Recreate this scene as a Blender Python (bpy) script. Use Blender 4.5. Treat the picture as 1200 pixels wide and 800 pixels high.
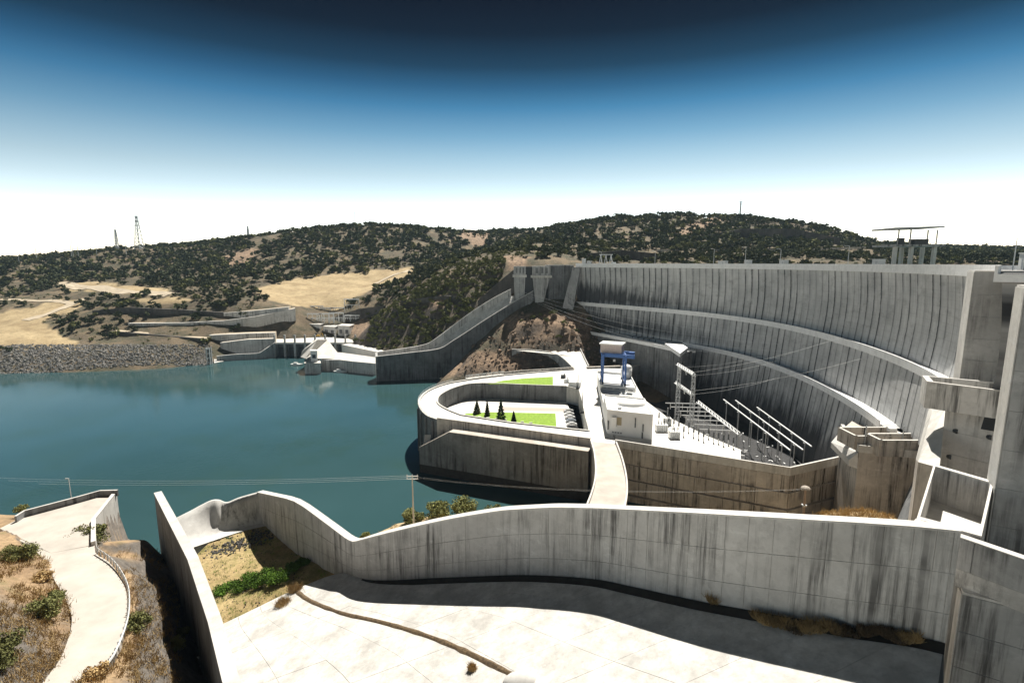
import bpy, bmesh, math, random
import numpy as np
from mathutils import Vector, Matrix, noise
random.seed(7); np.random.seed(7)
for o in list(bpy.data.objects): bpy.data.objects.remove(o)
scene = bpy.context.scene
COL = scene.collection
# ---------------------------------------------------------------- camera
F, CY, EYE = 600.0, 400.0, 77.0            # focal length in photo pixels, image centre row, eye height above the river
PITCH = math.atan(92/600.0)
cd = bpy.data.cameras.new('camera'); cam = bpy.data.objects.new('camera', cd); COL.objects.link(cam)
cd.sensor_width = 36; cd.lens = 18.0; cd.clip_end = 12000; cd.clip_start = 0.5
cam.location = (0, 0, EYE); cam.rotation_euler = (math.pi/2-PITCH, 0, 0)
scene.camera = cam
# ---------------------------------------------------------------- sky and sun
SUN_AZ, SUN_EL = math.radians(16), math.radians(57)     # azimuth right of straight ahead (+y)
w = bpy.data.worlds.new('World'); scene.world = w; w.use_nodes = True
nt = w.node_tree; nt.nodes.clear()
sky = nt.nodes.new('ShaderNodeTexSky'); sky.sky_type = 'NISHITA'; sky.sun_disc = False
sky.sun_elevation = SUN_EL; sky.sun_rotation = SUN_AZ; sky.air_density = 1.0; sky.dust_density = 0.6; sky.ozone_density = 2.0
tc = nt.nodes.new('ShaderNodeTexCoord'); sx = nt.nodes.new('ShaderNodeSeparateXYZ')
nt.links.new(tc.outputs['Generated'], sx.inputs[0])
rp = nt.nodes.new('ShaderNodeValToRGB'); rp.color_ramp.interpolation = 'LINEAR'
mr = nt.nodes.new('ShaderNodeMapRange'); mr.inputs['From Min'].default_value = -0.02; mr.inputs['From Max'].default_value = 0.58
nt.links.new(sx.outputs['Z'], mr.inputs['Value']); nt.links.new(mr.outputs[0], rp.inputs[0])
stops = [(0,(1.0,.88,.84)),(.09,(.92,.81,.77)),(.148,(.70,.62,.58)),(.20,(.52,.465,.42)),(.25,(.405,.372,.325)),(.295,(.325,.312,.268)),(.354,(.228,.255,.230)),(.41,(.134,.195,.195)),
         (.484,(.048,.121,.146)),(.536,(.022,.068,.088)),(.586,(.0105,.031,.040)),(.664,(.004,.0095,.0135)),(.74,(.0025,.0045,.0075)),(1,(.0025,.0045,.0075))]
cr = rp.color_ramp
while len(cr.elements) < len(stops): cr.elements.new(0.5)
for e, (p, c) in zip(cr.elements, stops): e.position = p; e.color = (*[v for v in c], 1)
mx = nt.nodes.new('ShaderNodeMix'); mx.data_type = 'RGBA'; mx.blend_type = 'MULTIPLY'; mx.inputs[0].default_value = 1.0
nt.links.new(sky.outputs[0], mx.inputs['A']); nt.links.new(rp.outputs[0], mx.inputs['B'])
bg = nt.nodes.new('ShaderNodeBackground'); bg.inputs['Strength'].default_value = 0.15
nt.links.new(mx.outputs['Result'], bg.inputs['Color'])
wo = nt.nodes.new('ShaderNodeOutputWorld'); nt.links.new(bg.outputs[0], wo.inputs[0])
sl = bpy.data.lights.new('sun', 'SUN'); sl.energy = 2.9; sl.angle = math.radians(.53); sl.color = (1.0, .95, .86)
so = bpy.data.objects.new('sun', sl); COL.objects.link(so)
sdir = Vector((math.sin(SUN_AZ)*math.cos(SUN_EL), math.cos(SUN_AZ)*math.cos(SUN_EL), math.sin(SUN_EL)))
so.rotation_euler = sdir.to_track_quat('Z', 'Y').to_euler(); so.location = (60, 100, 300)
scene.view_settings.view_transform = 'Standard'; scene.view_settings.look = 'None'
scene.view_settings.exposure = 1.5; scene.view_settings.gamma = 1.0
# ---------------------------------------------------------------- surveying helpers: a sight line from the viewpoint met with a level or a distance
def ray(px, py):
    xc = (px-600)/F; yc = -(py-CY)/F; s, c = math.sin(PITCH), math.cos(PITCH)
    return Vector((xc, c+yc*s, -s+yc*c))
def at(px, py, z):
    v = ray(px, py); return Vector((0, 0, EYE)) + v*((z-EYE)/v.z)
def dp(px, py, d):
    v = ray(px, py); return Vector((0, 0, EYE)) + v*(d/v.y)
def ats(l, z): return [at(x, y, z) for x, y in l]
# ---------------------------------------------------------------- object helpers
def link(name, me, mat=None, parent=None):
    o = bpy.data.objects.new(name, me); COL.objects.link(o)
    if mat is not None and me is not None and not me.materials: me.materials.append(mat)
    if parent is not None: o.parent = parent
    return o
def tag(o, label, cat, group=None):
    o['label'] = label; o['category'] = cat
    if group: o['group'] = group
    return o
def struct(o): o['kind'] = 'structure'; return o
def thing(name, label, cat, loc=(0,0,0), rz=0, group=None):
    o = bpy.data.objects.new(name, None); COL.objects.link(o); o.location = loc; o.rotation_euler = (0,0,rz)
    o.empty_display_size = .5
    return tag(o, label, cat, group)
def mesh(verts, faces, smooth=False):
    me = bpy.data.meshes.new('m'); me.from_pydata([tuple(v) for v in verts], [], faces); me.update()
    if smooth: me.polygons.foreach_set('use_smooth', [True]*len(me.polygons))
    return me
class MB:
    """collects simple solids into one mesh"""
    def __init__(s): s.v = []; s.f = []
    def add(s, v, f):
        n = len(s.v); s.v += [Vector(q) for q in v]; s.f += [tuple(i+n for i in q) for q in f]; return s
    def box(s, c, d, rz=0, m=None):
        x, y, z = [q/2 for q in d]; R = Matrix.Rotation(rz, 3, 'Z') if m is None else m
        vs = [R @ Vector(p) + Vector(c) for p in ((-x,-y,-z),(x,-y,-z),(x,y,-z),(-x,y,-z),(-x,-y,z),(x,-y,z),(x,y,z),(-x,y,z))]
        return s.add(vs, BOXF)
    def hexa(s, b, t): return s.add(list(b)+list(t), BOXF)
    def prism(s, pts, z0, z1):
        """pts: (x,y) ring, z0/z1 numbers or lists"""
        n = len(pts); a = z0 if isinstance(z0, (list,tuple)) else [z0]*n; b = z1 if isinstance(z1, (list,tuple)) else [z1]*n
        ar = sum(pts[i][0]*pts[(i+1)%n][1]-pts[(i+1)%n][0]*pts[i][1] for i in range(n))
        if ar < 0: pts = pts[::-1]; a = list(a)[::-1]; b = list(b)[::-1]
        v = [(p[0],p[1],a[i]) for i, p in enumerate(pts)] + [(p[0],p[1],b[i]) for i, p in enumerate(pts)]
        f = [(i,(i+1)%n,n+(i+1)%n,n+i) for i in range(n)] + [tuple(range(n,2*n)), tuple(range(n-1,-1,-1))]
        return s.add(v, f)
    def tube(s, a, b, r, r2=None, n=6):
        a = Vector(a); b = Vector(b); r2 = r if r2 is None else r2
        d = (b-a).normalized(); u = d.orthogonal().normalized(); w_ = d.cross(u)
        v = [a+(u*math.cos(k*2*math.pi/n)+w_*math.sin(k*2*math.pi/n))*r for k in range(n)] + [b+(u*math.cos(k*2*math.pi/n)+w_*math.sin(k*2*math.pi/n))*r2 for k in range(n)]
        return s.add(v, [(k,(k+1)%n,n+(k+1)%n,n+k) for k in range(n)] + [tuple(range(n-1,-1,-1)), tuple(range(n,2*n))])
    def path(s, pts, r, n=5):
        for a, b in zip(pts[:-1], pts[1:]): s.tube(a, b, r, None, n)
        return s
    def bar(s, a, b, w_, h=None):
        """square bar from a to b"""
        a = Vector(a); b = Vector(b); h = h or w_; d = (b-a).normalized()
        up = Vector((0,0,1)) if abs(d.z) < .95 else Vector((0,1,0))
        u = d.cross(up).normalized(); k = u.cross(d).normalized()
        v = [q + u*i*w_/2 + k*j*h/2 for q in (a, b) for i, j in ((-1,-1),(1,-1),(1,1),(-1,1))]
        return s.add(v, [(0,1,5,4),(1,2,6,5),(2,3,7,6),(3,0,4,7),(3,2,1,0),(4,5,6,7)])
    def dome(s, c, rx, ry, rz, n=16, m=5):
        v = []; f = []
        for j in range(m):
            t = j/m*math.pi/2
            for i in range(n):
                a = i*2*math.pi/n; v.append((c[0]+rx*math.cos(a)*math.cos(t), c[1]+ry*math.sin(a)*math.cos(t), c[2]+rz*math.sin(t)))
        v.append((c[0],c[1],c[2]+rz))
        for j in range(m-1):
            for i in range(n): f.append((j*n+i, j*n+(i+1)%n, (j+1)*n+(i+1)%n, (j+1)*n+i))
        for i in range(n): f.append(((m-1)*n+i, (m-1)*n+(i+1)%n, m*n))
        return s.add(v, f)
    def build(s, name, mat, parent=None, smooth=False, local=False):
        me = mesh(s.v, s.f, smooth)
        return link(name, me, mat, parent)
BOXF = [(0,3,2,1),(4,5,6,7),(0,1,5,4),(1,2,6,5),(2,3,7,6),(3,0,4,7)]
def copy_tree(o, parent=None):
    c = o.copy(); COL.objects.link(c)
    if parent is not None: c.parent = parent
    for ch in list(o.children): copy_tree(ch, c)
    return c
def resample(pts, L):
    """polyline of Vectors (any dimension) to steps of about L"""
    out = []; 
    for a, b in zip(pts[:-1], pts[1:]):
        n = max(1, int(round((b.to_2d()-a.to_2d()).length/L)))
        for i in range(n): out.append(a.lerp(b, i/n))
    out.append(pts[-1].copy()); return out
def smooth_pts(pts, n=8):
    """Catmull-Rom through the points"""
    P = [pts[0]*2-pts[1]] + list(pts) + [pts[-1]*2-pts[-2]]; out = []
    for i in range(1, len(P)-2):
        for k in range(n):
            t = k/n; a, b, c, d = P[i-1], P[i], P[i+1], P[i+2]
            out.append(.5*((2*b)+(c-a)*t+(2*a-5*b+4*c-d)*t*t+(3*b-a-3*c+d)*t**3))
    out.append(pts[-1].copy()); return out
def normals2(pts):
    ns = []
    for i in range(len(pts)):
        a = pts[max(0,i-1)]; b = pts[min(len(pts)-1,i+1)]; t = (b-a).to_2d().normalized(); ns.append(Vector((t.y,-t.x,0)))
    return ns          # to the right of travel
def strip(pts, offs, name, mat, parent=None, smooth=False, close=True):
    """extrude a cross-section: offs(i) -> list of (side offset, z) ring, along plan polyline pts; side + = right of travel"""
    ns = normals2(pts); v = []; f = []; m = len(offs(0))
    for i, p in enumerate(pts):
        for s_, z in offs(i): v.append((p.x+ns[i].x*s_, p.y+ns[i].y*s_, z))
    for i in range(len(pts)-1):
        for k in range(m if close else m-1):
            a, b = i*m+k, i*m+(k+1)%m; f.append((a, a+m, b+m, b))
    if close: f += [tuple(range(m)), tuple(range((len(pts)-1)*m+m-1, (len(pts)-1)*m-1, -1))]
    return link(name, mesh(v, f, smooth), mat, parent)
def panel(q, n, t, gap, mat, parent, name='panel'):
    """q: four corners (bottom a, bottom b, top b, top a); a slab standing t proud of them along n, inset by gap"""
    c = (q[0]+q[1]+q[2]+q[3])/4; v = []
    ux = ((q[1]-q[0])+(q[2]-q[3])).normalized(); uz = ((q[3]-q[0])+(q[2]-q[1])).normalized()
    for k, (i, j) in enumerate(((1,1),(-1,1),(-1,-1),(1,-1))): v.append(q[k]+ux*gap*i+uz*gap*j)
    v += [p+n*t for p in v]
    me = mesh([p-n*.05 for p in v[:4]]+v[4:], [(0,1,2,3)[::-1],(4,5,6,7),(0,1,5,4),(1,2,6,5),(2,3,7,6),(3,0,4,7)])
    return link(name, me, mat, parent)
def panel_wall(root, pts, zt, zb, thick, mat, L=6, lifts=3, side=1, cope=None, cope_w=.25, cope_h=.3, gap=.05, t=.1, lean=0.0, skip=None, steps=0.0, pname='panel', group=1, vgap=None):
    vg = gap if vgap is None else vgap
    """wall of cast panels along a plan polyline; side=+1 puts the panelled face to the right of travel. zt/zb: functions of index fraction or numbers"""
    n = len(pts); ns = normals2(pts); ft = zt if callable(zt) else (lambda u: zt); fb = zb if callable(zb) else (lambda u: zb)
    U = [i/(n-1) for i in range(n)]
    def face(i, h):     # h 0..1 up the face
        b = fb(U[i]); tp = ft(U[i]); k = math.floor(h*lifts+1e-6)
        return Vector((pts[i].x, pts[i].y, b+(tp-b)*h)) + ns[i]*side*(lean*(1-h)*(tp-b))
    body = strip(pts, lambda i: [(side*lean*(ft(U[i])-fb(U[i])), fb(U[i])), (0, ft(U[i])), (-side*thick, ft(U[i])), (-side*thick, fb(U[i]))], 'core', mat, root)
    for i in range(0, n-1, group):
        e = min(n-1, i+group)
        for k in range(lifts):
            if skip and skip(i, k): continue
            h0, h1 = k/lifts, (k+1)/lifts
            dz = t+steps*(lifts-1-k)+random.uniform(-.015,.015)
            if e-i == 1:
                hv = (vg-gap)/max(.1, ft(U[i])-fb(U[i]))
                panel([face(i,h0+hv), face(e,h0+hv), face(e,h1-hv), face(i,h1-hv)], (ns[i]+ns[e]).normalized()*side, dz, gap, mat, root, pname); continue
            v = []; m_ = e-i+1
            for c in range(i, e+1):
                b0, b1 = face(c,h0), face(c,h1); b0 = b0+Vector((0,0,gap)); b1 = b1-Vector((0,0,gap))
                if c in (i, e):
                    q = face(c+1 if c == i else c-1, h0)-face(c,h0); q.z = 0; q = q.normalized()*gap; b0 = b0+q; b1 = b1+q
                f_ = ns[c]*side; v += [b0+f_*dz, b1+f_*dz, b0-f_*.05, b1-f_*.05]
            f = []
            for c in range(m_-1): a = 4*c; f += [(a,a+4,a+5,a+1), (a+1,a+5,a+7,a+3), (a+2,a+6,a+4,a)]
            f += [(0,1,3,2), (4*m_-4,4*m_-2,4*m_-1,4*m_-3)]
            link(pname, mesh(v, f), mat, root)
    if cope is not None:
        strip(pts, lambda i: [(side*(cope_w+t), ft(U[i])+.003), (side*(cope_w+t), ft(U[i])+cope_h), (-side*(thick+cope_w*.6), ft(U[i])+cope_h), (-side*(thick+cope_w*.6), ft(U[i])+.003)], 'coping', cope, root)
    return root
# ---------------------------------------------------------------- materials
def newmat(name):
    m = bpy.data.materials.new(name); m.use_nodes = True; t = m.node_tree
    return m, t, t.nodes['Principled BSDF']
def N(t, kind, **kw):
    n = t.nodes.new(kind)
    for k, v in kw.items():
        if k in n.inputs: n.inputs[k].default_value = v
        else: setattr(n, k, v)
    return n
def ramp(t, src, stops):
    r = t.nodes.new('ShaderNodeValToRGB'); e = r.color_ramp.elements
    while len(e) < len(stops): e.new(.5)
    for q, (p, c) in zip(e, stops): q.position = p; q.color = (c,c,c,1) if isinstance(c, (int,float)) else (*c,1)
    t.links.new(src, r.inputs[0]); return r.outputs[0]
def mixc(t, fac, a, b, mode='MIX'):
    m = t.nodes.new('ShaderNodeMix'); m.data_type = 'RGBA'; m.blend_type = mode
    for inp, v in ((m.inputs[0], fac), (m.inputs['A'], a), (m.inputs['B'], b)):
        if isinstance(v, (int,float)): inp.default_value = v
        elif isinstance(v, tuple): inp.default_value = (*v,1)
        else: t.links.new(v, inp)
    return m.outputs['Result']
def nz(t, vec, scale, detail=4, rough=.6, mapscale=None):
    if mapscale:
        mp = t.nodes.new('ShaderNodeMapping'); mp.inputs['Scale'].default_value = mapscale; t.links.new(vec, mp.inputs[0]); vec = mp.outputs[0]
    n = t.nodes.new('ShaderNodeTexNoise'); n.inputs['Scale'].default_value = scale; n.inputs['Detail'].default_value = detail; n.inputs['Roughness'].default_value = rough
    t.links.new(vec, n.inputs['Vector']); return n.outputs['Fac']
def bump(t, b, h, strength=.3, dist=.1):
    n = t.nodes.new('ShaderNodeBump'); n.inputs['Strength'].default_value = strength; n.inputs['Distance'].default_value = dist
    t.links.new(h, n.inputs['Height']); t.links.new(n.outputs[0], b.inputs['Normal'])
def concrete(name, light, dark, streak=.6, stain=(.035,.032,.03), scl=1.0, lifts=0.0, rough=.85):
    """weathered concrete: blotches, run-off streaks on upright faces, fine grain"""
    m, t, b = newmat(name); b.inputs['Roughness'].default_value = rough
    o = N(t, 'ShaderNodeTexCoord').outputs['Object']
    c = mixc(t, ramp(t, nz(t, o, .12*scl, 6), [(.35,0),(.66,1)]), dark, light)
    c = mixc(t, ramp(t, nz(t, o, 1.1*scl, 5), [(.3,.25),(.7,0)]), c, tuple(q*.62 for q in dark))
    c = mixc(t, ramp(t, nz(t, o, .45*scl, 7, .75), [(.50,0),(.62,.30),(.64,.12),(.8,0)]), c, tuple(q*.55 for q in dark))
    c = mixc(t, ramp(t, nz(t, o, .3*scl, 6, .7, (1,1,2.2)), [(.58,0),(.72,.5)]), c, tuple(min(.8,q*1.25) for q in light))
    s1 = ramp(t, nz(t, o, 1.0, 5, .75, (.75*scl,.75*scl,.035*scl)), [(.47,0),(.62,1)])
    s2 = ramp(t, nz(t, o, .10*scl, 3), [(.38,.12),(.60,1)])
    g = N(t, 'ShaderNodeNewGeometry'); sp = N(t, 'ShaderNodeSeparateXYZ'); t.links.new(g.outputs['True Normal'], sp.inputs[0])
    ab = N(t, 'ShaderNodeMath', operation='ABSOLUTE'); t.links.new(sp.outputs['Z'], ab.inputs[0])
    up = N(t, 'ShaderNodeMapRange'); up.inputs['From Min'].default_value = .75; up.inputs['From Max'].default_value = .45; t.links.new(ab.outputs[0], up.inputs['Value'])
    m1 = N(t, 'ShaderNodeMath', operation='MULTIPLY'); t.links.new(s1, m1.inputs[0]); t.links.new(s2, m1.inputs[1])
    m2 = N(t, 'ShaderNodeMath', operation='MULTIPLY'); t.links.new(m1.outputs[0], m2.inputs[0]); t.links.new(up.outputs[0], m2.inputs[1])
    m3 = N(t, 'ShaderNodeMath', operation='MULTIPLY'); t.links.new(m2.outputs[0], m3.inputs[0]); m3.inputs[1].default_value = streak
    c = mixc(t, m3.outputs[0], c, stain)
    if lifts:      # faint board / lift lines
        sz = N(t, 'ShaderNodeSeparateXYZ'); t.links.new(o, sz.inputs[0])
        fr = N(t, 'ShaderNodeMath', operation='MULTIPLY'); t.links.new(sz.outputs['Z'], fr.inputs[0]); fr.inputs[1].default_value = 1/lifts
        f2 = N(t, 'ShaderNodeMath', operation='FRACT'); t.links.new(fr.outputs[0], f2.inputs[0])
        l = ramp(t, f2.outputs[0], [(0,.55),(.05,0),(.95,0),(1,.55)])
        lm = N(t, 'ShaderNodeMath', operation='MULTIPLY'); t.links.new(l, lm.inputs[0]); t.links.new(up.outputs[0], lm.inputs[1])
        l2 = N(t, 'ShaderNodeMath', operation='MULTIPLY'); t.links.new(lm.outputs[0], l2.inputs[0]); t.links.new(ramp(t, nz(t, o, .3, 3), [(.3,.1),(.7,1)]), l2.inputs[1])
        c = mixc(t, l2.outputs[0], c, stain)
    t.links.new(c, b.inputs['Base Color'])
    bump(t, b, nz(t, o, 2.0, 8, .75), .4, .08)
    return m
def plain(name, col, rough=.6, metal=0.0, var=.15, scale=2.0):
    m, t, b = newmat(name); b.inputs['Roughness'].default_value = rough; b.inputs['Metallic'].default_value = metal
    o = N(t, 'ShaderNodeTexCoord').outputs['Object']
    c = mixc(t, ramp(t, nz(t, o, scale, 4), [(.3,0),(.7,1)]), tuple(q*(1-var) for q in col), tuple(min(1,q*(1+var*.5)) for q in col))
    t.links.new(c, b.inputs['Base Color']); return m
def leafmat(name, a, b_, tr=.25):
    m, t, b = newmat(name); b.inputs['Roughness'].default_value = .8; b.inputs['Specular IOR Level'].default_value = .1
    o = N(t, 'ShaderNodeTexCoord').outputs['Object']; oi = N(t, 'ShaderNodeObjectInfo')
    c = mixc(t, ramp(t, nz(t, o, .55, 3), [(.3,0),(.7,1)]), a, b_)
    h = N(t, 'ShaderNodeHueSaturation'); t.links.new(c, h.inputs['Color'])
    vr = N(t, 'ShaderNodeMapRange'); vr.inputs['To Min'].default_value = .7; vr.inputs['To Max'].default_value = 1.3; t.links.new(oi.outputs['Random'], vr.inputs['Value']); t.links.new(vr.outputs[0], h.inputs['Value'])
    t.links.new(h.outputs[0], b.inputs['Base Color'])
    return m
M = {}
M['wall'] = concrete('weathered_concrete', (.66,.645,.62), (.51,.495,.47), .8)
M['wall_dark'] = concrete('dark_shaded_concrete', (.25,.255,.258), (.14,.144,.147), .9)  # shade of walls turned from the sun is put into this tone
M['tier'] = concrete('brown_stained_concrete', (.64,.59,.525), (.44,.395,.345), 1.0, (.03,.024,.02))
M['pier'] = concrete('grey_pier_concrete', (.52,.515,.505), (.38,.378,.372), .8)
M['white'] = concrete('pale_sunlit_concrete', (.70,.68,.64), (.56,.54,.50), .35)
M['cope'] = concrete('pale_coping_concrete', (.74,.72,.68), (.60,.58,.55), .25)
M['floor'] = concrete('chute_floor_concrete', (.74,.72,.68), (.45,.435,.41), .2, scl=2.2)
M['paint'] = plain('white_paint', (.78,.78,.76), .55, 0, .08, .4)
M['blue'] = plain('blue_paint', (.035,.12,.36), .45, 0, .2)
M['steel'] = plain('galvanised_steel', (.52,.54,.55), .45, .5, .2)
M['steel_white'] = plain('pale_steel', (.72,.73,.73), .5, .1, .1)
M['dark_metal'] = plain('dark_metal', (.05,.055,.06), .5, .3, .2)
M['glass'] = plain('dark_glass', (.03,.035,.045), .12, 0, .1)
M['asphalt'] = plain('asphalt', (.07,.07,.07), .9)
M['road'] = plain('dusty_concrete_road', (.50,.46,.41), .9, 0, .18, .25)
M['plaza'] = plain('pale_paving', (.72,.70,.66), .85, 0, .1, .25)
# ================================================================ terrain
CP = []
def cp(px, py, d): CP.append(tuple(dp(px, py, d)))
def cw(x, y, z): CP.append((x, y, z))
for px, py in ((-150,441),(-60,440),(0,438),(60,437),(130,435),(200,431),(245,426)):
    p = at(px, py, 0); cw(p.x, p.y, -1.5); cw(p.x*1.06, p.y+26, 14); cw(p.x*.9, p.y-40, -10)
for px, py, d in [(-100,395,430),(0,385,430),(60,385,430),(100,398,415),(150,398,415),(220,398,415),(0,360,490),(60,352,510),(120,352,500),(-150,350,520),
    (0,335,560),(70,330,590),(140,330,560),(0,314,680),(60,306,720),(115,297,740),(160,291,760),(-150,312,700),(190,292,790),
    (240,286,820),(300,277,840),(350,270,850),(400,267,850),(450,267,850),(500,270,850),(530,277,840),(556,296,800),(-100,318,900),(0,310,1000),(200,300,1100),(400,290,1150),
    (200,315,690),(250,312,680),(320,308,680),(400,305,680),(460,304,680),(520,305,680),
    (230,335,560),(300,330,580),(360,328,590),(430,322,620),(480,317,640),(330,352,500),(390,352,510),(430,338,560),(360,365,475),
    (150,345,485),(220,345,480),(280,352,470),(320,362,460),(130,366,455),(220,366,455),(300,370,452),(130,378,436),(200,383,430),(280,385,436),(340,376,446),
    (270,400,422),(300,396,440),(350,392,452),(400,392,448),(440,390,440),(380,375,490),(430,370,470),(460,365,450),
    (415,402,425),(440,404,400),(470,395,385),(450,375,405),(420,382,420),(440,360,420),(480,345,425),(520,325,425),(560,309,430),(590,305,420),(600,318,400),
    (510,385,380),(540,372,376),(575,355,372),(600,345,365),(500,402,362),(540,395,360),(590,362,358),
    (480,328,500),(540,303,520),(580,296,560),(600,287,700),(575,276,1000),(540,270,1300),(640,268,900),
    (640,300,430),(660,297,470),(700,303,470),(760,303,470),(650,285,600),(690,264,760),(710,258,780),(760,257,800),(800,253,800),(850,255,800),(920,260,790),(960,266,780),(1000,279,760),(1030,292,800),
    (720,290,600),(800,288,600),(900,290,600),(980,290,600),(800,302,500),(900,303,480),(1000,304,470),(1100,304,470),(1200,303,470),(1060,298,650),(1150,297,700),(1250,298,700),(1100,293,1200),(1150,289,1300),(1200,291,1300),(1300,292,1300),
    (800,270,680),(900,272,690),(970,283,700)]:
    cp(px, py, d)
for q in [(-300,200,-12),(-150,240,-12),(-420,250,-12),(-110,300,-10),(-160,340,-8),(-60,250,-10),(-60,290,-10),(-800,260,-12),(0,200,-10),(40,200,-10),(90,200,-12),(0,265,-6),(40,265,0),(20,290,4),(-40,305,-6),(-75,325,-5),(-110,350,-4),(-120,400,-5),(-150,420,-6),(-170,400,-10),(-210,425,-5),
          (150,330,55),(200,270,50),(200,150,50),(170,380,66),(110,380,68),(400,250,50),(400,120,55),(600,300,55),(800,500,80),(-1500,900,60),(-1500,1500,70),(1500,900,90),(1500,1500,100),(0,2600,110),(-1200,2600,90),(1200,2600,110),(-900,500,40)]: cw(*q)
for q in ((10,283,3),(20,279,3),(0,272,1),(26,272,3),(30,296,14),(18,302,15),(45,298,14),(40,280,10),(55,285,8),(62,300,14)): cw(*q)
for px, py in ((455,444),(475,442),(495,440),(512,439)):
    p = at(px, py, 0); cw(p.x, p.y, -3.5); cw(p.x*.95, p.y-12, -6)
for px, py, d in [(610,376,318),(640,371,320),(668,378,316),(600,398,312),(640,400,316),(690,398,316),(705,412,318),(570,415,312),(595,414,312),(540,424,310),(528,432,308),(560,432,304),(700,380,335),(650,372,330)]: cp(px, py, d)
CPA = np.array(CP); _c2 = 18.0**2
def _phi(dx, dy): return np.sqrt(dx*dx+dy*dy+_c2)
_A = _phi(CPA[:,0][:,None]-CPA[:,0][None], CPA[:,1][:,None]-CPA[:,1][None])
_n = len(CPA); _P = np.column_stack([np.ones(_n), CPA[:,0]/500, CPA[:,1]/500])
_S = np.block([[_A - np.eye(_n)*8.0, _P], [_P.T, np.zeros((3,3))]])
_sol = np.linalg.solve(_S, np.concatenate([CPA[:,2], np.zeros(3)]))
def rbf(x, y):
    x = np.atleast_1d(np.asarray(x, float)); y = np.atleast_1d(np.asarray(y, float)); out = np.empty(len(x))
    for i in range(0, len(x), 4000):
        xs, ys = x[i:i+4000], y[i:i+4000]
        out[i:i+4000] = _phi(xs[:,None]-CPA[:,0][None], ys[:,None]-CPA[:,1][None]) @ _sol[:_n] + _sol[_n] + _sol[_n+1]*xs/500 + _sol[_n+2]*ys/500
    return out
def rough(x, y):
    a = min(1, max(.25, (y-280)/300.0))
    r = noise.fractal(Vector((x*.018, y*.018, 3.1)), 1.0, 2.0, 5)*3.4*a + noise.fractal(Vector((x*.11, y*.11, 7.7)), .9, 2.1, 3)*.7
    k = max(0, 1-abs(y-318)/34.0)*max(0, 1-max(0, abs(x-10)-70)/25.0)
    if k > 0: r += k*(abs(noise.noise(Vector((x*.07, y*.07, 1.3))))*7-1.6+abs(noise.noise(Vector((x*.19, y*.19, 5.3))))*4-1.0)
    k = max(0, 1-abs(y-395)/45.0)*(1 if -170 < x < 20 else 0)
    if k > 0: r += k*(abs(noise.noise(Vector((x*.05, y*.05, 1.3))))*8-2.2+abs(noise.noise(Vector((x*.16, y*.16, 5.3))))*3-.8)
    return r
def hgt(x, y): return float(rbf([x],[y])[0]) + rough(x, y)
def T(px, py, d0=290, d1=1600, step=3.0):
    """first point of the ground along a sight line"""
    ds = np.arange(d0, d1, step); v = ray(px, py); xs = v.x/v.y*ds; zs = EYE+v.z/v.y*ds
    hs = rbf(xs, ds); k = np.nonzero(hs >= zs)[0]
    if len(k) == 0: return None
    d = float(ds[k[0]]); x = v.x/v.y*d
    return Vector((x, d, hgt(x, d)))
def project(x, y, z):
    s, c = math.sin(PITCH), math.cos(PITCH); dz = z-EYE; fw = y*c-dz*s; up = y*s+dz*c
    return 600+F*x/fw, 400-F*up/fw
def inpoly(x, y, poly):
    r = False; j = len(poly)-1
    for i in range(len(poly)):
        xi, yi = poly[i]; xj, yj = poly[j]
        if (yi > y) != (yj > y) and x < (xj-xi)*(y-yi)/(yj-yi)+xi: r = not r
        j = i
    return r
NR, NC = 250, 300
drow = 262*np.exp(np.linspace(0, math.log(2600/262.0), NR)); rat = np.linspace(-1.35, 1.35, NC)
GX = (rat[None,:]*drow[:,None]).ravel(); GY = np.repeat(drow, NC); GZ = rbf(GX, GY)
GZ = np.array([z+rough(x, y) for x, y, z in zip(GX, GY, GZ)])
gf = [(i*NC+j, i*NC+j+1, (i+1)*NC+j+1, (i+1)*NC+j) for i in range(NR-1) for j in range(NC-1)]
tm = mesh(np.column_stack([GX,GY,GZ]).tolist(), gf, True)
DRY = [[(318,352),(296,340),(345,326),(410,320),(478,314),(492,318),(460,330),(420,346),(402,362),(350,360)],
       [(-300,372),(0,366),(70,352),(100,352),(86,366),(52,376),(70,392),(105,408),(-300,410)],
       [(62,332),(120,330),(200,340),(200,346),(130,344),(80,340)], [(150,352),(210,348),(230,352),(180,358)]]
RED = [[(262,300),(300,290),(296,306),(276,318),(268,312)],[(786,272),(830,255),(850,258),(810,276)],[(530,268),(572,268),(575,282),(560,294)],[(590,300),(620,300),(616,316),(596,318)],[(1050,310),(1000,300)],
       [(400,385),(425,372),(440,380),(425,400)],[(500,350),(520,345),(515,366),(500,365)],[(585,372),(690,366),(690,400),(600,402)],[(520,412),(620,410),(624,438),(520,440)]]
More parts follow.
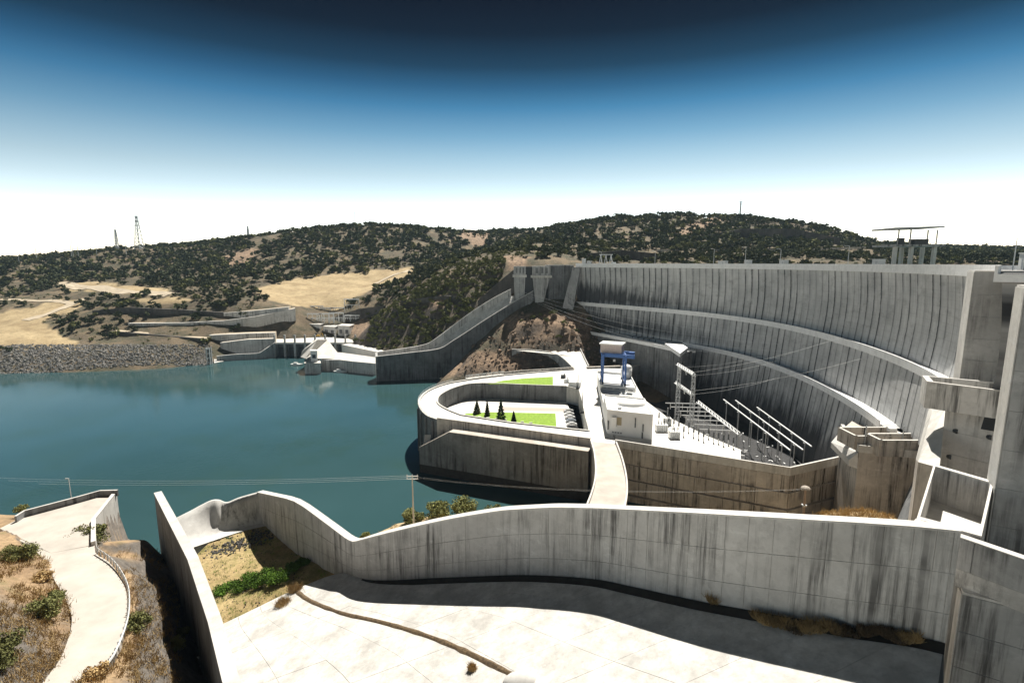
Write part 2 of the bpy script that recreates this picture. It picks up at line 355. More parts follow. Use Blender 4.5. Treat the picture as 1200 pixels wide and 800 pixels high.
# ground cover as a colour attribute of the ground itself: r = dry straw, g = bare red earth / rock
ca = tm.color_attributes.new('cover', 'FLOAT_COLOR', 'POINT')
colr = np.zeros((len(GX),4)); colr[:,3] = 1
for i in range(len(GX)):
    if GY[i] > 1500: continue
    px, py = project(GX[i], GY[i], GZ[i])
    px += noise.noise(Vector((GX[i]*.05, GY[i]*.05, 0)))*7; py += noise.noise(Vector((GX[i]*.05, GY[i]*.05, 9)))*3
    if GY[i] < 720 and any(inpoly(px, py, q) for q in DRY): colr[i,0] = 1
    if any(inpoly(px, py, q) for q in RED): colr[i,1] = 1
ca.data.foreach_set('color', colr.ravel())
gm, t, b = newmat('dry_hillside'); b.inputs['Roughness'].default_value = .95
o = N(t, 'ShaderNodeTexCoord').outputs['Object']
at_ = N(t, 'ShaderNodeVertexColor', layer_name='cover'); sp = N(t, 'ShaderNodeSeparateColor'); t.links.new(at_.outputs[0], sp.inputs[0])
base = mixc(t, ramp(t, nz(t, o, .03, 6), [(.38,0),(.62,1)]), (.085,.066,.042), (.20,.15,.09))
base = mixc(t, ramp(t, nz(t, o, .09, 5), [(.42,0),(.60,.85)]), base, (.045,.050,.024))
base = mixc(t, ramp(t, nz(t, o, .6, 4), [(.45,0),(.7,.6)]), base, (.19,.145,.10))
straw = mixc(t, ramp(t, nz(t, o, .07, 6), [(.35,0),(.65,1)]), (.34,.25,.135), (.50,.39,.225))
straw = mixc(t, ramp(t, nz(t, o, .25, 6, .7), [(.5,0),(.7,.6)]), straw, (.20,.15,.085))
base = mixc(t, sp.outputs[0], base, straw)
red = mixc(t, ramp(t, nz(t, o, .35, 7, .75), [(.35,0),(.62,1)]), (.12,.085,.06), (.42,.29,.19))
base = mixc(t, sp.outputs[1], base, red)
g = N(t, 'ShaderNodeNewGeometry'); s3 = N(t, 'ShaderNodeSeparateXYZ'); t.links.new(g.outputs['Normal'], s3.inputs[0])
steep = ramp(t, s3.outputs['Z'], [(.62,1),(.82,0)])
rock = mixc(t, ramp(t, nz(t, o, .4, 6, .75), [(.35,0),(.65,1)]), (.05,.042,.036), (.17,.14,.115))
base = mixc(t, steep, base, rock)
t.links.new(base, b.inputs['Base Color']); bump(t, b, nz(t, o, .5, 8, .75), .8, 1.2)
struct(link('hillside', tm, gm))
# ---------------------------------------------------------------- river and reservoir
wm, t, b = newmat('river_water'); o = N(t, 'ShaderNodeTexCoord').outputs['Object']
b.inputs['Roughness'].default_value = .07; b.inputs['IOR'].default_value = 1.33
c = mixc(t, ramp(t, nz(t, o, .008, 4), [(.3,0),(.7,1)]), (.025,.064,.070), (.040,.090,.100))
gx = N(t, 'ShaderNodeSeparateXYZ'); t.links.new(o, gx.inputs[0])
c = mixc(t, ramp(t, nz(t, o, .03, 5), [(.5,0),(.75,.35)]), c, (.03,.06,.02))
t.links.new(c, b.inputs['Base Color'])
wv = nz(t, o, .35, 5, .65, (1,1.6,1)); bump(t, b, wv, .12, .25)
ww = bpy.data.meshes.new('m'); 
struct(link('river_water', mesh([(-2500,70,0),(130,70,0),(130,460,0),(-2500,460,0)], [(0,1,2,3)]), wm))
# ================================================================ arch dam
DP = [at(x, y, 50) for x, y in ((675,354),(722.5,358),(777.5,362.5),(832.5,367.8),(887.5,374.9),(940,384),(980,394),(1010,402.5),(1065,420),(1090,431))]
DP += [Vector((100.5,112,50)), Vector((89,94,50)), Vector((76,80,50))]
# one fair curve through the surveyed points
ys = np.array([p.y for p in DP]); xs = np.array([p.x for p in DP]); pf = np.polyfit(ys, xs, 5)
ARC = [Vector((float(np.polyval(pf, y)), y, 0)) for y in np.linspace(DP[0].y, DP[-1].y, 120)]
acc = [0]
for a, c in zip(ARC[:-1], ARC[1:]): acc.append(acc[-1]+(c-a).length)
ALEN = acc[-1]
def arc(s):
    s = max(0, min(ALEN, s)); k = min(len(acc)-2, next((i for i in range(len(acc)-1) if acc[i+1] >= s), len(acc)-2))
    u = (s-acc[k])/(acc[k+1]-acc[k]); p = ARC[k].lerp(ARC[k+1], u); tg = (ARC[k+1]-ARC[k]).normalized()
    return p, Vector((tg.y, -tg.x, 0))*(1 if False else 1)
def prof(z):        # distance of the downstream face in front of the crest line
    if z >= 50: return -.9*math.sin(math.pi*min(1, (74-z)/24.0))*(1 if z < 74 else 0)
    if z >= 33: return 3.0+(50-z)*.09
    return 3.0+17*.09+3.6+(33-z)*.13
p0, n0 = arc(ALEN*.5); DS = 1 if n0.x < 0 else -1       # downstream is towards -x
def dpt(s, z, extra=0.0, off=None):
    p, n = arc(s); q = p + n*DS*((prof(z) if off is None else off)+extra); return Vector((q.x, q.y, z))
dam_m, t, b = newmat('dam_face_concrete'); b.inputs['Roughness'].default_value = .9
uv = N(t, 'ShaderNodeUVMap', uv_map='UVMap').outputs[0]; suv = N(t, 'ShaderNodeSeparateXYZ'); t.links.new(uv, suv.inputs[0])
c = mixc(t, ramp(t, nz(t, uv, .09, 6), [(.35,0),(.65,1)]), (.44,.443,.445), (.60,.60,.595))
fine = ramp(t, nz(t, uv, 1.0, 5, .7, (.9,.05,1)), [(.46,0),(.74,.5)])
c = mixc(t, fine, c, (.22,.22,.222))
c = mixc(t, ramp(t, nz(t, uv, 1.0, 6, .75, (2.6,.10,1)), [(.60,0),(.78,.5)]), c, (.09,.092,.096))
c = mixc(t, ramp(t, nz(t, uv, .16, 7, .75, (1,1.6,1)), [(.52,0),(.68,.55)]), c, (.22,.218,.215))
lift = N(t, 'ShaderNodeMath', operation='MULTIPLY'); t.links.new(suv.outputs['Y'], lift.inputs[0]); lift.inputs[1].default_value = .5
lf = N(t, 'ShaderNodeMath', operation='FRACT'); t.links.new(lift.outputs[0], lf.inputs[0])
c = mixc(t, ramp(t, lf.outputs[0], [(0,.35),(.06,0),(1,0)]), c, (.15,.15,.15))
BW = 8.6
jf = N(t, 'ShaderNodeMath', operation='DIVIDE'); t.links.new(suv.outputs['X'], jf.inputs[0]); jf.inputs[1].default_value = BW/2
wob = N(t, 'ShaderNodeMath', operation='MULTIPLY_ADD'); t.links.new(nz(t, uv, .9, 3), wob.inputs[0]); wob.inputs[1].default_value = .10; t.links.new(jf.outputs[0], wob.inputs[2])
jr = N(t, 'ShaderNodeMath', operation='FRACT'); t.links.new(wob.outputs[0], jr.inputs[0])
fl_ = N(t, 'ShaderNodeMath', operation='FLOOR'); t.links.new(wob.outputs[0], fl_.inputs[0])
wn_ = N(t, 'ShaderNodeTexWhiteNoise', noise_dimensions='1D'); t.links.new(fl_.outputs[0], wn_.inputs['W'])
line = ramp(t, jr.outputs[0], [(0,1),(.08,1),(.20,.3),(.36,0),(1,0)])
brk = ramp(t, nz(t, uv, 1.0, 4, .65, (.23,.07,1)), [(.28,0),(.50,1)])
lm = N(t, 'ShaderNodeMath', operation='MULTIPLY'); t.links.new(line, lm.inputs[0]); t.links.new(brk, lm.inputs[1])
lw = N(t, 'ShaderNodeMath', operation='MULTIPLY'); t.links.new(lm.outputs[0], lw.inputs[0]); t.links.new(ramp(t, wn_.outputs['Value'], [(.1,.25),(.5,1)]), lw.inputs[1])
c = mixc(t, lw.outputs[0], c, (.03,.032,.036))
dmp = N(t, 'ShaderNodeVertexColor', layer_name='damp'); sd = N(t, 'ShaderNodeSeparateColor'); t.links.new(dmp.outputs[0], sd.inputs[0])
dk = N(t, 'ShaderNodeMath', operation='MULTIPLY_ADD'); t.links.new(nz(t, uv, 1.0, 4, .7, (.35,.05,1)), dk.inputs[0]); dk.inputs[1].default_value = 1.3; dk.inputs[2].default_value = -.75
dk2 = N(t, 'ShaderNodeMath', operation='ADD'); t.links.new(dk.outputs[0], dk2.inputs[0]); t.links.new(sd.outputs[0], dk2.inputs[1])
c = mixc(t, ramp(t, dk2.outputs[0], [(.12,0),(.55,.93)]), c, (.045,.047,.052))
t.links.new(c, b.inputs['Base Color']); bump(t, b, nz(t, uv, 2.0, 6, .7), .25, .1)
def damp(s, z):
    u = s/ALEN
    if z > 50: return 1.25*max(0, 1-(z-50)/17)**.7*max(0, 1-u/.42)+.12*max(0,1-(z-50)/8)
    if z > 33: return 1.1*max(0, 1-u/.55)*(.45+.55*max(0, 1-(z-33)/13))+.2*max(0,1-(z-33)/5)
    return min(1, .95*max(0, 1-(z-2)/26))*(1 if u < .75 else max(0.2, 1-(u-.75)*4)) + .15
dam = thing('arch_dam', 'tall curved concrete arch dam with dark vertical streaks and white walkways', 'dam', dpt(ALEN*.5, -8))
def dam_child(o): o.parent = dam; o.matrix_parent_inverse = Matrix.Translation(-Vector(dam.location)); return o
def block(s0, s1, z0, z1, rows, thick=7.0):
    v = []; f = []; uvs = []; g_ = .035
    cols = [s0+g_, (s0+s1)/2, s1-g_]; zs = [z0+(z1-z0)*i/rows for i in range(rows+1)]
    for z in zs:
        for s in cols: v.append(dpt(s, z)); uvs.append((s, z))
    nb = len(v)
    for z in (z0, z1):
        for s in (s0+g_, s1-g_): q = dpt(s, z, -thick); v.append(q); uvs.append((s, z))
    for r in range(rows):
        for k in range(2): f.append((r*3+k, r*3+k+1, (r+1)*3+k+1, (r+1)*3+k))
    T_ = rows*3; f += [(T_, T_+1, T_+2, nb+3, nb+2), (nb+0, nb+1, 2, 1, 0)]
    f += [tuple([r*3 for r in range(rows, -1, -1)]+[nb, nb+2]), tuple([r*3+2 for r in range(rows+1)]+[nb+3, nb+1])]
    me = mesh(v, f); ul = me.uv_layers.new(name='UVMap')
    for lp in me.loops: ul.data[lp.index].uv = uvs[lp.vertex_index]
    ca = me.color_attributes.new('damp', 'FLOAT_COLOR', 'POINT')
    for i, q in enumerate(uvs): d_ = damp(*q); ca.data[i].color = (d_, d_, d_, 1)
    return dam_child(link('dam_block', me, dam_m))
nb_ = int(ALEN/BW)
for i in range(nb_):
    block(i*BW, (i+1)*BW, 50.0, 74.0, 6)
    if dpt((i+1)*BW, 40).y > 106: block(i*BW, (i+1)*BW, 33.0, 49.9, 4)
    if project(*dpt((i+.5)*BW, 33))[0] < 1058: block(i*BW, (i+1)*BW, -12.0, 32.9, 5)
core = MB()
def ribbon(s0, s1, sect, name, mat, step=4.0, parent_dam=True):
    """sect: list of (offset in front of the crest line, z)"""
    n = max(2, int((s1-s0)/step)); v = []; f = []; m = len(sect)
    for i in range(n+1):
        for off, z in sect: v.append(dpt(s0+(s1-s0)*i/n, z, 0, off))
    for i in range(n):
        for k in range(m): a, c_ = i*m+k, i*m+(k+1)%m; f.append((a, a+m, c_+m, c_))
    f += [tuple(range(m)), tuple(range(n*m+m-1, n*m-1, -1))]
    o = link(name, mesh(v, f), mat)
    return dam_child(o) if parent_dam else o
ribbon(0, ALEN-24, [(-1.5,-12),(-1.5,73.9),(-8,73.9),(-10,-12)], 'core', M['wall_dark'], 8)
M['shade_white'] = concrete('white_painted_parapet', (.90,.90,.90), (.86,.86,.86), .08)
ribbon(0, ALEN, [(.9,74.05),(.9,76.6),(.5,76.6),(.5,75.3),(-9,75.3),(-9,76.4),(-9.4,76.4),(-9.4,74.05)], 'crest_parapet', M['shade_white'])
ribbon(0, ALEN, [(.48,75.304),(.48,75.33),(-8.9,75.33),(-8.9,75.304)], 'crest_road', M['asphalt'])
ribbon(2, ALEN-20, [(3.5,48.6),(3.5,50.9),(3.1,50.9),(3.1,49.95),(-1.0,49.95),(-1.0,48.6)], 'walkway', M['shade_white'])
k0 = min(range(200), key=lambda i: abs(project(*dpt(ALEN*i/200, 33))[0]-806))*ALEN/200
k1 = min(range(200), key=lambda i: abs(project(*dpt(ALEN*i/200, 33))[0]-1045))*ALEN/200
e2 = prof(33.0)
ribbon(k0, k1+4, [(e2+.6+3.6,31.8),(e2+.6+3.6,34.0),(e2+.3+3.6,34.0),(e2+.3+3.6,33.0),(e2-4,33.0),(e2-4,31.8)], 'walkway', M['shade_white'])
# reservoir behind the dam
rv = [dpt(ALEN*i/20, 70, 0, -6) for i in range(21)]
rv = [Vector((p.x, p.y, 70)) for p in rv] + [Vector((900,60,70)), Vector((900,620,70)), Vector((140,560,70))]
struct(link('reservoir_water', mesh(rv, [tuple(range(len(rv)))]), wm))
# ================================================================ near spillway
def zfl(x, y): return 21+.2583*(x+32.7)-.0386*(y-85.9)
def fl(px, py):
    v = ray(px, py); t_ = (21+.2583*32.7+.0386*85.9-EYE)/(v.z-.2583*v.x+.0386*v.y); return Vector((0,0,EYE))+v*t_
def lerp_line(l, x):
    for (a, ya), (b_, yb) in zip(l[:-1], l[1:]):
        if a <= x <= b_: return ya+(yb-ya)*(x-a)/(b_-a)
    return l[0][1] if x < l[0][0] else l[-1][1]
TOPL = [(302,577),(347,587),(413,636),(450,626),(500,614),(540,606),(590,598),(650,595),(700,596),(800,601),(900,607),(1000,613),(1072,618),(1130,624)]
def top_z(p, line=TOPL):
    lo, hi = -5.0, 76.0
    for _ in range(40):
        m_ = (lo+hi)/2; px, py = project(p.x, p.y, m_)
        if py > lerp_line(line, px): lo = m_
        else: hi = m_
    return lo
BASE = [(407,672),(440,679),(518,676),(602,673),(650,674),(700,678),(740,686),(790,697),(829,705),(880,714),(940,724),(1000,734),(1066,743),(1108,752)]
wp = [fl(*q) for q in BASE]
Cc = at(302,577,24); K = wp[0]
dwall = [Vector((*(Cc.lerp(K, i/5)).to_2d(), 0)) for i in range(5)] + smooth_pts([Vector((p.x,p.y,0)) for p in wp], 6)
dwall = resample(dwall, 4.6)
nD = len(dwall)
dzt = [top_z(p) for p in dwall]; dzt = [max(z, 22.5) for z in dzt]
for _ in range(1): dzt = [dzt[0]]+[(dzt[i-1]+2*dzt[i]+dzt[i+1])/4 for i in range(1,nD-1)]+[dzt[-1]]
def dwt(u): k = u*(nD-1); i = min(nD-2, int(k)); return dzt[i]+(dzt[i+1]-dzt[i])*(k-i)
def dwb(u):
    k = u*(nD-1); i = min(nD-2, int(k)); p = dwall[i].lerp(dwall[i+1], k-i); return max(zfl(p.x,p.y), 15.5)-1.2
r = thing('spillway_dividing_wall', 'long curved grey concrete wall with white top edging the pale spillway chute', 'wall', (dwall[12].x, dwall[12].y, dwb(.4)))
def under(root, f, *a, **k):
    """build children given in world coordinates under a root standing elsewhere"""
    before = set(bpy.data.objects); f(*a, **k)
    for o_ in bpy.data.objects:
        if o_ not in before and o_.parent == root: o_.matrix_parent_inverse = Matrix.Translation(-Vector(root.location))
side = 1
n_ = normals2(dwall)[nD//2]
side = 1 if n_.y < 0 else -1
under(r, panel_wall, r, dwall, dwt, dwb, 1.1, M['wall'], lifts=3, side=side, cope=M['cope'], cope_w=.12, cope_h=.22, gap=.03, t=.07, group=3)
# chute floor slabs between the two walls
LW0, LW1 = at(181,578,28), at(262,800,37)
LW = resample([Vector((*LW0.to_2d(),0)), Vector((*at(222,668,31.5).to_2d(),0)), Vector((*at(246,740,34.3).to_2d(),0)), Vector((*LW1.to_2d(),0)), Vector((*(LW1+(LW1-LW0)*.35).to_2d(),0))], 5.0)
ch = thing('spillway_chute', 'wide white concrete spillway chute floor of cast slabs sloping to the river', 'spillway', (-5, 60, zfl(-5,60)))
ce = [(252,735),(300,712),(345,690),(390,673),(407,671)]
E0, E1 = fl(252,735), fl(405,672)
def edgeL(t): 
    a = E0; b_ = Vector((-14.0, 24.0, 0)); p = a.lerp(b_, t); return p
DWX = dwall+[Vector((*fl(1107,772).to_2d(),0)), Vector((*fl(1105,800).to_2d(),0)), Vector((*fl(1102,840).to_2d(),0))]
def edgeR(t):
    D_ = DWX; k = 5+t*(len(D_)-1-5); i = min(len(D_)-2, int(k)); p = D_[i].lerp(D_[i+1], k-i); n = normals2(D_)[i]*side; return p+n*.4
edgeend = [fl(*q) for q in ce]
def end_pt(s):
    k = s*(len(edgeend)-1); i = min(len(edgeend)-2, int(k)); return edgeend[i].lerp(edgeend[i+1], k-i)
def cpt(s, t):
    a, b_ = edgeL(t), edgeR(t); p = a.lerp(b_, s)
    if t < .3: q = end_pt(s); p = q.lerp(p, min(1, t/.3)) if t < .3 else p
    z = zfl(p.x, p.y) + .9*max(0, (s-.93)/.07)**2*0
    return Vector((p.x, p.y, z))
NS, NT = 7, 9
def chute():
    for j in range(NT):
        for i in range(NS):
            c4 = [cpt((i+a)/NS, (j+b_)/NT) for a, b_ in ((0,0),(1,0),(1,1),(0,1))]
            cen = (c4[0]+c4[1]+c4[2]+c4[3])/4; q = []
            for p in c4: d_ = (cen-p); q.append(p+d_.normalized()*.05)
            # subdivide lengthwise so that slabs follow the curved walls
            m_ = 3; v = []; 
            for k in range(m_+1):
                for s_ in (0,1):
                    p = cpt((i+ (s_ if s_ else 0))/NS, (j+k/m_)/NT)
                    p = p + (cen-p).normalized()*.025; v.append(p+Vector((0,0,random.uniform(0,.0)+.0)))
            h = random.uniform(-.012,.012); nn = len(v)
            v = [p+Vector((0,0,h)) for p in v]+[p-Vector((0,0,.5)) for p in v]
            f = [(2*k, 2*k+1, 2*k+3, 2*k+2) for k in range(m_)] + [(nn+2*k, nn+2*k+2, nn+2*k+3, nn+2*k+1) for k in range(m_)]
            f += [(2*k, 2*k+2, nn+2*k+2, nn+2*k) for k in range(m_)] + [(2*k+1, nn+2*k+1, nn+2*k+3, 2*k+3) for k in range(m_)]
            f += [(0, nn, nn+1, 1), (2*m_, 2*m_+1, nn+2*m_+1, nn+2*m_)]
            me = mesh(v, f); bm_ = bmesh.new(); bm_.from_mesh(me); bmesh.ops.recalc_face_normals(bm_, faces=bm_.faces); bm_.to_mesh(me); bm_.free()
            link('slab', me, M['floor'], ch)
    # bed under the slabs
    v = []; 
    for j in range(19):
        for i in range(9): p = cpt(-.02+1.04*i/8, j/18); v.append((p.x, p.y, p.z-.12))
    link('bed', mesh(v, [(j*9+i, j*9+i+1, (j+1)*9+i+1, (j+1)*9+i) for j in range(18) for i in range(8)]), M['wall_dark'], ch)
    # gutter along the dividing wall, dark with damp
    gt = []
    for i in range(14, nD):
        p = dwall[i]; n = normals2(dwall)[i]*side; wd = min(1, (i-14)/6)
        gt.append((p+n*.2, p+n*(.5+1.25*wd)))
    v = []
    for a, b_ in gt: v += [Vector((a.x,a.y,zfl(a.x,a.y)+.05)), Vector((b_.x,b_.y,zfl(b_.x,b_.y)+.03))]
    link('gutter', mesh(v, [(2*i,2*i+1,2*i+3,2*i+2) for i in range(len(gt)-1)]), M['mud'], ch)
M['mud'] = plain('black_mud', (.028,.024,.02), .8, 0, .5, .8)
under(ch, chute)
# brown weed-filled drain across the floor
M['straw_dark'] = plain('matted_brown_grass', (.14,.095,.05), .95, 0, .6, 3)
dr = smooth_pts([fl(*q) for q in ((345,690),(362,703),(400,718),(440,727),(480,738),(520,752),(556,768),(580,780),(604,792))], 5)
v = []
ns = normals2(dr)
for p, n in zip(dr, ns):
    wd = .38+.16*noise.noise(p*.9)
    for s_, dz in ((-wd,.0),(-wd*.5,.16),(0,.22+.1*noise.noise(p*2)),(wd*.5,.16),(wd,.0)):
        q = p+n*s_; v.append((q.x, q.y, zfl(q.x,q.y)+.02+dz))
f = [(i*5+k, i*5+k+1, (i+1)*5+k+1, (i+1)*5+k) for i in range(len(dr)-1) for k in range(4)]
tag(link('weedy_drain', mesh(v, f), M['straw_dark']), 'curving brown drain choked with dead grass across the white chute floor', 'drain')
# rounded concrete splitter at the foot of the frame
hb = fl(612,797); mb = MB().dome((hb.x, hb.y, hb.z-.3), 2.2, 1.3, 1.1)
tag(mb.build('concrete_splitter', M['wall'], None, True), 'low rounded grey concrete hump at the end of the brown drain', 'concrete hump')
# ---------------------------------------------------------------- left training wall
nL = len(LW)
def lwt(u): return 28+(37-28)*min(1.2, u*1.33)
r = thing('spillway_side_wall', 'thin tall concrete side wall with dark shaded face beside the access road', 'wall', (LW[3].x, LW[3].y, 15))
sideL = 1 if normals2(LW)[1].x < 0 else -1
under(r, panel_wall, r, LW, lwt, lambda u: 10+8*u, 1.25, M['wall_dark'], lifts=4, side=sideL, cope=M['wall'], cope_w=.05, cope_h=.2, gap=.04, t=.06)  # dark panels carry the shade of this face in their colour
# ---------------------------------------------------------------- flip bucket at the chute end
bk = thing('flip_bucket', 'curved white concrete flip bucket with a rounded hump at the chute end', 'spillway lip', (-66, 105, 12))
lip = [(206,608,20.3),(222,600,21),(235,593,21.6),(247,587.5,22.3),(257,587,22.4),(266,589.5,22.4),(280,584,23.2),(303,577.5,24)]
bot = [(200,650),(228,637),(240,633),(252,629),(262,625.5),(270,623),(282,619),(322,610)]
rows = 9; v = []
Lp = smooth_pts([at(x, y, z) for x, y, z in lip], 4); Bp = smooth_pts([at(x, y, 17) for x, y in bot], 4)
hump = len(Lp)*.52
for k in range(rows):
    s_ = k/(rows-1)
    for i, (a, b_) in enumerate(zip(Bp, Lp)):
        p = a.lerp(b_, s_); z = a.z+(b_.z-a.z)*(s_**2.0*.9+.1*s_)
        hx = math.exp(-((i-hump)/2.6)**2)*1.3*math.exp(-((s_-.72)/.3)**2)
        v.append((p.x+hx*.35, p.y-hx*.8, z+hx*.55))
m_ = len(Lp)
f = [(k*m_+i, k*m_+i+1, (k+1)*m_+i+1, (k+1)*m_+i) for k in range(rows-1) for i in range(m_-1)]
nb2 = len(v); up_ = Vector((-.45,.89,0))
for i, p in enumerate(Lp): v.append((v[(rows-1)*m_+i][0]+up_.x*.9, v[(rows-1)*m_+i][1]+up_.y*.9, v[(rows-1)*m_+i][2]-.05))
for i, p in enumerate(Lp): v.append((p.x+up_.x*.9, p.y+up_.y*.9, -3))
for k in range(2):
    s0 = (rows-1)*m_ if k == 0 else nb2; s1 = nb2 if k == 0 else nb2+m_
    f += [(s0+i, s0+i+1, s1+i+1, s1+i) for i in range(m_-1)]
o_ = link('bucket_surface', mesh(v, f, True), M['wall'], bk); o_.matrix_parent_inverse = Matrix.Translation(-Vector(bk.location))
# pale apron strip along its foot
v = []; ap = [at(x, y+3.5, 17.02) for x, y in bot]; ap2 = [at(x, y-7.5, 17.25) for x, y in bot]
for a, b_ in zip(ap, ap2): v += [a, b_]
o_ = link('apron', mesh(v, [(2*i,2*i+2,2*i+3,2*i+1) for i in range(len(ap)-1)]), M['white'], bk); o_.matrix_parent_inverse = Matrix.Translation(-Vector(bk.location))
# ---------------------------------------------------------------- silt and scrub lying in the bucket
class Ground:
    def __init__(s, pts, c=4.0, reg=.3):
        s.p = np.array(pts, float); n = len(pts); s.c = c*c
        A = np.sqrt((s.p[:,0][:,None]-s.p[:,0][None])**2+(s.p[:,1][:,None]-s.p[:,1][None])**2+s.c)-np.eye(n)*reg
        P = np.ones((n,1)); S = np.block([[A,P],[P.T,np.zeros((1,1))]]); s.w = np.linalg.solve(S, np.append(s.p[:,2],0))
    def h(s, x, y): return float(np.sqrt((x-s.p[:,0])**2+(y-s.p[:,1])**2+s.c) @ s.w[:-1]+s.w[-1])
    def hit(s, px, py, d0, d1, step=.5):
        v = ray(px, py)
        d = d0
        while d < d1:
            x = v.x/v.y*d; z = EYE+v.z/v.y*d
            if s.h(x, d) >= z: return Vector((x, d, s.h(x, d)))
            d += step
        return None
def ground_mesh(name, g, x0, x1, y0, y1, st, mat, amp=.35, clip=None, sunk=None):
    nx = int((x1-x0)/st)+1; ny = int((y1-y0)/st)+1; v = []; keep = []
    for j in range(ny):
        for i in range(nx):
            x, y = x0+i*st, y0+j*st
            z = g.h(x, y)+noise.fractal(Vector((x*.12,y*.12,1)),1,2,4)*amp+noise.fractal(Vector((x*.6,y*.6,4)),.8,2.2,3)*amp*.45
            if sunk: z = sunk(x, y, z)
            v.append((x, y, z)); keep.append(clip is None or clip(x, y))
    f = [(j*nx+i, j*nx+i+1, (j+1)*nx+i+1, (j+1)*nx+i) for j in range(ny-1) for i in range(nx-1) if keep[j*nx+i]]
    return struct(link(name, mesh(v, f, True), mat))
def earth(name, a, b_, rockc, green=(.10,.11,.035), gs=(.6,.8), rk=(.70,.86)):
    m, t, b = newmat(name); b.inputs['Roughness'].default_value = .95; o = N(t, 'ShaderNodeTexCoord').outputs['Object']
    c = mixc(t, ramp(t, nz(t, o, .15, 6), [(.35,0),(.65,1)]), a, b_)
    c = mixc(t, ramp(t, nz(t, o, 1.6, 6, .7), [(.42,0),(.75,.75)]), c, tuple(q*.45 for q in a))
    c = mixc(t, ramp(t, nz(t, o, .25, 5), [(gs[0],0),(gs[1],.8)]), c, green)
    g = N(t, 'ShaderNodeNewGeometry'); s3 = N(t, 'ShaderNodeSeparateXYZ'); t.links.new(g.outputs['Normal'], s3.inputs[0])
    rock = mixc(t, ramp(t, nz(t, o, .9, 7, .75), [(.35,0),(.65,1)]), tuple(q*.45 for q in rockc), rockc)
    c = mixc(t, ramp(t, s3.outputs['Z'], [(rk[0],1),(rk[1],0)]), c, rock)
    t.links.new(c, b.inputs['Base Color']); bump(t, b, nz(t, o, 1.4, 8, .75), .8, .35); return m
M['silt'] = earth('yellow_silt', (.36,.26,.12), (.52,.40,.20), (.10,.09,.08), (.16,.16,.04), (.48,.7))
sg = Ground([tuple(at(x, y, z)) for x, y, z in ((228,640,16.9),(300,616,16.9),(322,613,17),(360,645,17),(400,668,19.0),(345,688,18.0),(360,704,17.2),(405,692,18),(310,730,15.8),(300,708,17.0),(252,733,16.3),(240,690,16),(300,660,16.4),(270,640,16.6))])
poly_s = [at(*q, 17).to_2d() for q in ((215,645),(300,612.5),(335,606),(415,668),(428,690),(400,696),(352,712),(306,734),(244,758))]
ground_mesh('silt_bed', sg, -66, -26, 70, 113, .6, M['silt'], .22, lambda x, y: inpoly(x, y, [tuple(q) for q in poly_s]))
# ================================================================ piers and chambers of the near abutment (right)
UP = Vector((.85,-.53,0)).normalized(); AC = Vector((.53,.85,0)).normalized()      # up the chute, across it
def pier(name, label, a, length, thick, z1, z0, mat, lifts, L=7.0):
    """free-standing pier: a = plan corner nearest the eye on its river end; face shown runs up the chute"""
    r = thing(name, label, 'pier', (a.x, a.y, z0))
    def go():
        p = [Vector((a.x, a.y, 0)), Vector((a.x, a.y, 0))+UP*length]
        pts = resample(p, L); sd = 1 if normals2(pts)[0].dot(AC) < 0 else -1
        panel_wall(r, pts, z1, z0, thick, mat, lifts=lifts, side=sd, cope=M['cope'], cope_w=.0, cope_h=.25, gap=.05, t=.1)
        e0 = Vector((a.x, a.y, 0))-UP*.12
        MB().hexa([e0+Vector((0,0,z0)), e0+UP*.1+Vector((0,0,z0)), e0+UP*.1+AC*thick+Vector((0,0,z0)), e0+AC*thick+Vector((0,0,z0))],
                  [e0+Vector((0,0,z1)), e0+UP*.1+Vector((0,0,z1)), e0+UP*.1+AC*thick+Vector((0,0,z1)), e0+AC*thick+Vector((0,0,z1))]).build('nose', M['cope'], r)  # thin paler end plate: sunlight on the pier end put into its colour
    under(r, go); return r
pier('spillway_pier', 'tall grey concrete pier with white edge where the dam crest ends', dp(1134,380,92), 26, 5.5, 75.4, 20, M['pier'], 14, 9)
pier('spillway_pier', 'dark grey concrete pier with bright white edge rising beside the stepped chambers', dp(1181,480,58), 24, 3.6, 74.2, 22, M['pier'], 11, 8)
pier('spillway_pier', 'lower concrete pier with pale edge standing in the chute under the sloping beam', dp(1121,745,45.5), 20, 1.6, 45.2, 22, M['pier'], 6, 5)
